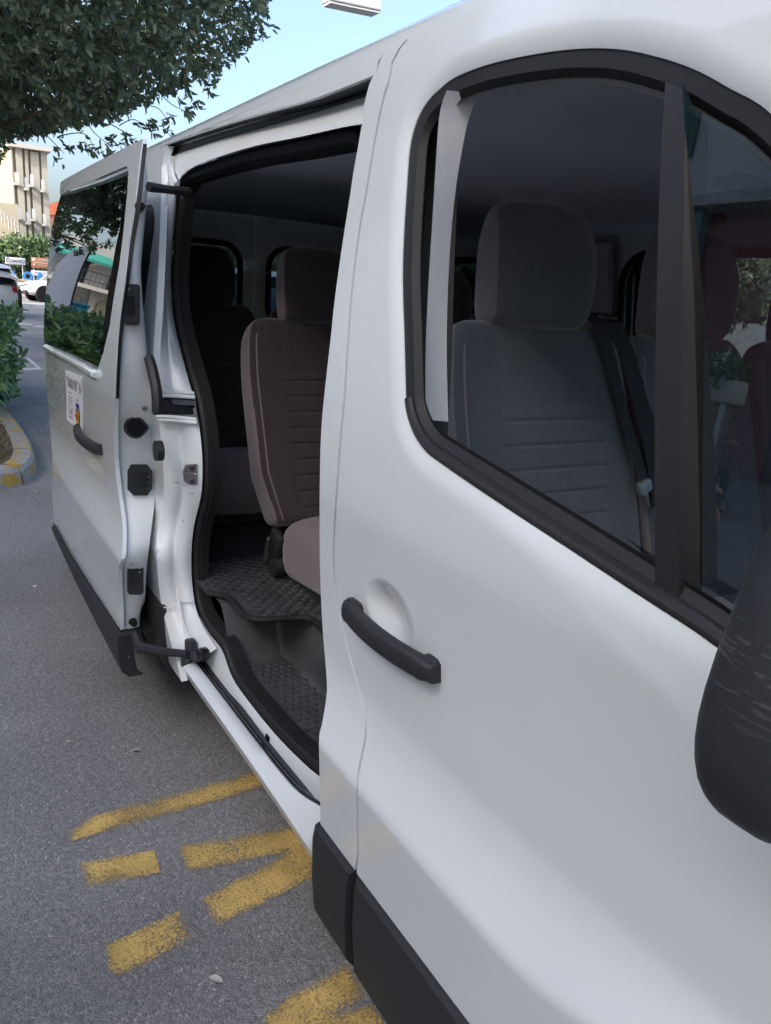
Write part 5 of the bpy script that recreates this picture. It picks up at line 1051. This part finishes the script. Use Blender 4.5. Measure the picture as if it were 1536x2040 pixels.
# --- buildings on the camera's side (they shade the rank and stand in the reflections) ------------------
fb_ = thing('rank_side_building', (-8, -14.5, 0), 'long apartment building with red ground floor on the near side of the rank', 'building')
RED = mat('red_render', (.24, .085, .085), .85, noise=(1.2, .1)); BEI = mat('beige_render', (.55, .53, .50), .9, noise=(.8, .08)); TEAL = mat('teal_render', (.16, .27, .30), .85)
MB().box((0, -3, 8.9), (52, 6, 7.5)).build('upper_wall', BEI, fb_, smooth=False); MB().box((8.0, -3.05, 2.55), (19.6, 5.9, 5.1)).build('ground_floor_red', RED, fb_, smooth=False); MB().box((-14.0, -3.05, 2.55), (24, 5.9, 5.1)).build('ground_floor_beige', BEI, fb_, smooth=False)
MB().box((-2.0, .12, 2.55), (1.0, .3, 5.1)).build('corner_pier', TEAL, fb_, smooth=False); MB().box((0, .2, 5.2), (52.2, .7, .22)).build('string_course', LEDGE, fb_, smooth=False); MB().box((0, -2.9, 12.6), (52.8, 7, .25)).build('cornice', LEDGE, fb_, smooth=False)
SH = mat('green_shutter', (.06, .14, .10), .6); 
for f_ in range(2):
    for k in range(13):
        x = -23+k*3.9; z = 7.0+f_*3.3; wn = MB().rbox((x, .02, z), (1.1, .12, 1.5), .01).build('window', 'carglass', fb_); MB().box((x, .16, z-.82), (1.4, .3, .08)).build('sill', LEDGE, wn, smooth=False)
        for s in (-1, 1): MB().box((x+s*.85, .06, z), (.55, .06, 1.55)).build('shutter', SH, wn, smooth=False)
for k in range(9):
    x = 2+k*2.6; dr = MB().rbox((x, .02, 1.2), (1.4, .14, 2.3), .02).build('shop_window', 'carglass', fb_)
# low building up the street with balcony and green awnings (reflected in the sliding door's glass)
lb = thing('balcony_house', (-47, -12, 0), 'two-storey grey house with green awnings over a balcony, up the street', 'building'); GR = mat('grey_render', (.42, .41, .39), .9, noise=(.8, .08)); AWN = mat('awning_green', (.02, .22, .18), .7)
MB().box((-4, 0, 3.2), (8, 10, 6.4)).build('wall', GR, lb, smooth=False); bal = MB().box((.8, 0, 3.0), (1.6, 10.2, .28)).build('balcony', LEDGE, lb, smooth=False)
for z in (3.5, 4.15): MB().tube([np.array((1.5, -5, z)), np.array((1.5, 5, z))], .03, 6).build('rail_bar', 'plastic', bal)
for y in np.arange(-5, 5.01, .25): MB().cyl((1.5, y, 3.65), (0, 0, 1), .014, 1.0, 5).build('baluster', 'plastic', bal)
for y0 in (-3.4, .2, 3.6): aw = MB().prism([(.0, y0-1.5, 5.6), (1.5, y0-1.5, 5.0), (1.5, y0-1.5, 4.8), (0, y0-1.5, 5.4)], (0, 3.0, 0)).build('awning', AWN, lb, smooth=False)
for y0 in (-3.6, -1.2, 1.2, 3.6):
    wn = MB().box((.02, y0, 4.2), (.1, 1.1, 2.0)).build('window', 'carglass', lb, smooth=False); ar_ = [(.0, y0+.85*math.cos(a), 1.6+.85*math.sin(a)) for a in np.linspace(0, math.pi, 12)]; MB().prism([(.0, y0+.85, .0)]+ar_+[(.0, y0-.85, 0)], (.08, 0, 0)).build('arch_opening', PANE, lb, smooth=False)
    MB().box((.3, y0+1.2, 1.5), (.5, .35, 3.0)).build('arch_pier', BW, lb, smooth=False)
MB().box((.06, 4.2, 1.3), (.12, 1.5, 2.6)).build('brick_red_panel', mat('terracotta', (.40, .15, .09), .9), lb, smooth=False)
o_ = thing('recycling_bin', (-26, -4.9, 0), 'teal recycling bin up the street past the hedge', 'bin'); MB().rbox((0, 0, .75), (1.1, 1.3, 1.4), .08).build('bin_body', mat('teal_plastic', (.02, .25, .32), .5), o_); MB().rbox((0, 0, 1.5), (1.2, 1.4, .14), .06).build('lid', mat('teal_lid', (.02, .2, .26), .5), o_)
o_ = thing('reflection_banner', (-20.5, -4.2, 0), 'plain white feather banner added past the hedge for its reflection in the door glass', 'banner'); MB().cyl((0, 0, 1.7), (0, 0, 1), .025, 3.4, 8).build('pole', 'plastic', o_)  # added banner, stands in for an unknown white shape mirrored in the glass
bp_ = [(0, .03, .7), (0, .55, 1.0), (0, .62, 1.8), (0, .58, 2.6), (0, .42, 3.1), (0, .2, 3.35), (0, .03, 3.38)]; MB().prism(bp_, (.012, 0, 0)).build('flag', mat('banner_white', (.75, .75, .76), .8), o_, sharp=20)

# --- people and furniture on the pavement side: they show in the quarter glass ------------------------------
SKIN = mat('skin', (.42, .24, .17), .55, .4, noise=(20, .06)); HAIR = mat('grey_hair', (.25, .24, .23), .8)
def figure(name, loc, rz, label, J, E, mats, pick, extra=()):
    """one continuous skinned body: J joint -> (x, y, z, radius)"""
    o_ = thing(name, loc, label, 'person', rz=rz); me = bpy.data.meshes.new('body'); ks = list(J); me.from_pydata([J[k][:3] for k in ks], [(ks.index(a), ks.index(b)) for a, b in E], [])
    t = bpy.data.objects.new('tmp', me); COL.objects.link(t); t.modifiers.new('skin', 'SKIN'); sv = me.skin_vertices[0].data
    for i, k in enumerate(ks): r = J[k][3]; sv[i].radius = (r, r); sv[i].use_root = (k == 'pelvis')
    su = t.modifiers.new('sub', 'SUBSURF'); su.levels = 2; su.render_levels = 2
    dg = bpy.context.evaluated_depsgraph_get(); m2 = bpy.data.meshes.new_from_object(t.evaluated_get(dg)); bpy.data.objects.remove(t); m2.name = 'body'; m2.materials.clear()
    b = link('body', m2, mats, o_); m2.polygons.foreach_set('use_smooth', [True]*len(m2.polygons)); m2.polygons.foreach_set('material_index', [pick(p.center) for p in m2.polygons]); return o_
def sitting(dx=0., armf=.30, armz=.74, legz=.54, foot=.44):
    J = {'pelvis': (0, 0, .56, .15), 'waist': (-.03, 0, .74, .14), 'chest': (-.05, 0, .96, .155), 'neck0': (-.04, 0, 1.13, .065), 'neck': (-.01, 0, 1.19, .056), 'head0': (.0, 0, 1.27, .085), 'head': (.01, 0, 1.36, .095), 'crown': (.0, 0, 1.43, .06), 'nose': (.105, 0, 1.315, .014)}
    E = [('pelvis', 'waist'), ('waist', 'chest'), ('chest', 'neck0'), ('neck0', 'neck'), ('neck', 'head0'), ('head0', 'head'), ('head', 'crown'), ('head0', 'nose')]
    for s, n in ((-1, 'r'), (1, 'l')):
        J.update({n+'sh': (-.05, s*.18, 1.06, .07), n+'el': (.06, s*.25, .84, .045), n+'wr': (armf, s*.19, armz, .028), n+'pa': (armf+.06, s*.18, armz-.01, .028), n+'hip': (.03, s*.10, .55, .10), n+'th': (.24, s*.12, legz+.02, .085), n+'kn': (.46, s*.13, legz, .062), n+'ca': (foot+.0, s*.13, .34, .055), n+'an': (foot-.02, s*.13, .10, .038), n+'to': (foot+.15, s*.14, .045, .035), n+'ear': (-.005, s*.095, 1.32, .018)})
        E += [('chest', n+'sh'), (n+'sh', n+'el'), (n+'el', n+'wr'), (n+'wr', n+'pa'), ('pelvis', n+'hip'), (n+'hip', n+'th'), (n+'th', n+'kn'), (n+'kn', n+'ca'), (n+'ca', n+'an'), (n+'an', n+'to'), ('head0', n+'ear')]
        for q, (dy, l) in enumerate(((-.028, .07), (-.010, .08), (.010, .075), (.027, .06))):
            J[n+'f%d' % q] = (armf+.06+l*.55, s*.18+dy, armz-.012, .009); J[n+'g%d' % q] = (armf+.06+l, s*.18+dy, armz-.045, .008); E += [(n+'pa', n+'f%d' % q), (n+'f%d' % q, n+'g%d' % q)]
        J[n+'t0'] = (armf+.05, s*.18-s*.045, armz-.01, .011); J[n+'t1'] = (armf+.095, s*.18-s*.05, armz-.025, .009); E += [(n+'pa', n+'t0'), (n+'t0', n+'t1')]
    return J, E
KHA = mat('khaki_shorts', (.30, .28, .22), .9); TSH = mat('grey_shirt', (.25, .27, .28), .9); NAVY = mat('navy_shirt', (.03, .05, .12), .9); TRS = mat('dark_trousers', (.05, .05, .07), .9)
def pickA(c):
    if c.z > 1.17: return 2 if (c.z > 1.38 or c.x < -.06) else 0
    if c.z > .70 and abs(c.y) < .27 and c.x < .14: return 3
    if c.z > .44 and c.x < .38 and c.z < .72: return 1
    return 0
J, E = sitting(); figure('person', (-2.78, -5.75, 0), 0., 'person in khaki shorts sitting on a chair beside the rank', J, E, [SKIN, KHA, HAIR, TSH], pickA)
ch = thing('metal_chair', (-2.78, -5.75, 0), 'metal chair under the person in shorts', 'chair'); MB().rbox((.12, 0, .40), (.46, .44, .04), .015).build('seat', 'alloy', ch); MB().rbox((-.17, 0, .78), (.03, .42, .30), .012).build('backrest', 'alloy', ch)
for x in (-.1, .3):
    for y in (-.19, .19): MB().cyl((x, y, .20), (0, 0, 1), .014, .40, 8).build('leg', 'alloy', ch)
for y in (-.2, .2): MB().tube([np.array(p) for p in ((-.17, y, .40), (-.17, y, .95))], .013, 8).build('back_post', 'alloy', ch)
def pickB(c):
    if c.z > 1.17: return 2 if (c.z > 1.38 or c.x < -.06) else 0
    if c.z > .70 and abs(c.y) < .27 and c.x < .05: return 3
    if c.z < .72 and c.z > .12 and not (c.x > .3 and c.z > .62): return 1
    return 0
J, E = sitting(armf=.36, armz=.92); wcx, wcy = -4.95, -9.35
figure('person', (wcx+.05, wcy, 0), .15, 'person in navy shirt and white cap sitting in the wheelchair', J, E, [SKIN, TRS, HAIR, NAVY], pickB)
wc = thing('wheelchair', (wcx+.05, wcy, 0), 'blue folding wheelchair carrying the person in the white cap', 'wheelchair', rz=.15); BLM = mat('blue_frame', (.03, .09, .35), .35, .5, metal=.3)
for y in (-.30, .30):
    w_ = MB().tube([np.array((-.05+.30*math.cos(a), y, .32+.30*math.sin(a))) for a in np.linspace(0, 2*math.pi, 37)], .018, 8, cap=False).build('wheel', 'tyre', wc)
    for k in range(9): a = 2*math.pi*k/9; MB().tube([np.array((-.05, y, .32)), np.array((-.05+.29*math.cos(a), y, .32+.29*math.sin(a)))], .010, 6).build('spoke', 'plastic', w_)
    MB().tube([np.array(p) for p in ((-.22, y*.8, 1.0), (-.22, y*.8, .2), (.42, y*.8, .2), (.42, y*.8, .68), (-.2, y*.8, .68))], .013, 8).build('side_frame', BLM, wc)
    MB().tube([np.array((.42+.09*math.cos(a), y*.8, .10+.09*math.sin(a))) for a in np.linspace(0, 2*math.pi, 19)], .012, 6, cap=False).build('castor', 'tyre', wc); MB().rbox((.52, y*.45, .05), (.16, .14, .02), .006).build('footplate', 'plastic', wc)
MB().rbox((.08, 0, .39), (.44, .44, .03), .01).build('seat', TRS, wc); MB().rbox((-.215, 0, .75), (.02, .44, .45), .008).build('backrest', TRS, wc)
cp_ = thing('cap', (wcx+.05, wcy, 1.40), 'white cap on the person in the wheelchair', 'cap', rz=.15); V, F = loft([[np.array((.0+r_*1.05*math.cos(a), r_*.95*math.sin(a), z)) for a in np.linspace(0, 2*math.pi, 21)[:-1]] for r_, z in ((.108, -.01), (.108, .03), (.095, .075), (.06, .105), (.01, .115))]); mesh('crown', V, F, 'sticker', cp_); MB().rbox((.14, 0, .0), (.12, .15, .012), .005).build('peak', 'sticker', cp_)
pb_ = thing('flower_planter', (-4.9, -8.3, 0), 'raised cream flower box with white blossoms on the pavement side', 'planter'); MB().rbox((.3, 0, 1.52), (1.5, .30, .26), .03).build('trough', mat('cream', (.55, .52, .42), .8), pb_)
for x in (-.3, .9): MB().rbox((x, 0, .70), (.07, .2, 1.40), .01).build('leg', 'alloy', pb_)
Pq = np.stack([rng.uniform(-.4, 1.0, 420), rng.uniform(-.16, .18, 420), rng.uniform(1.55, 1.90, 420)], 1); leaves('foliage', *rosettes(Pq, np.tile((0., .2, 1), (420, 1))+rng.normal(0, .5, (420, 3)), 6, 1.0, .07), LF_HEDGE, pb_)
Pq = np.stack([rng.uniform(-.4, 1.0, 90), rng.uniform(.0, .24, 90), rng.uniform(1.62, 1.95, 90)], 1); leaves('blossoms', *rosettes(Pq, np.tile((0., .6, .8), (90, 1))+rng.normal(0, .3, (90, 3)), 6, 1.1, .045), leaf_mat('petal', [(.7, .68, .66), (.75, .7, .7)], .2), pb_, width=.7)
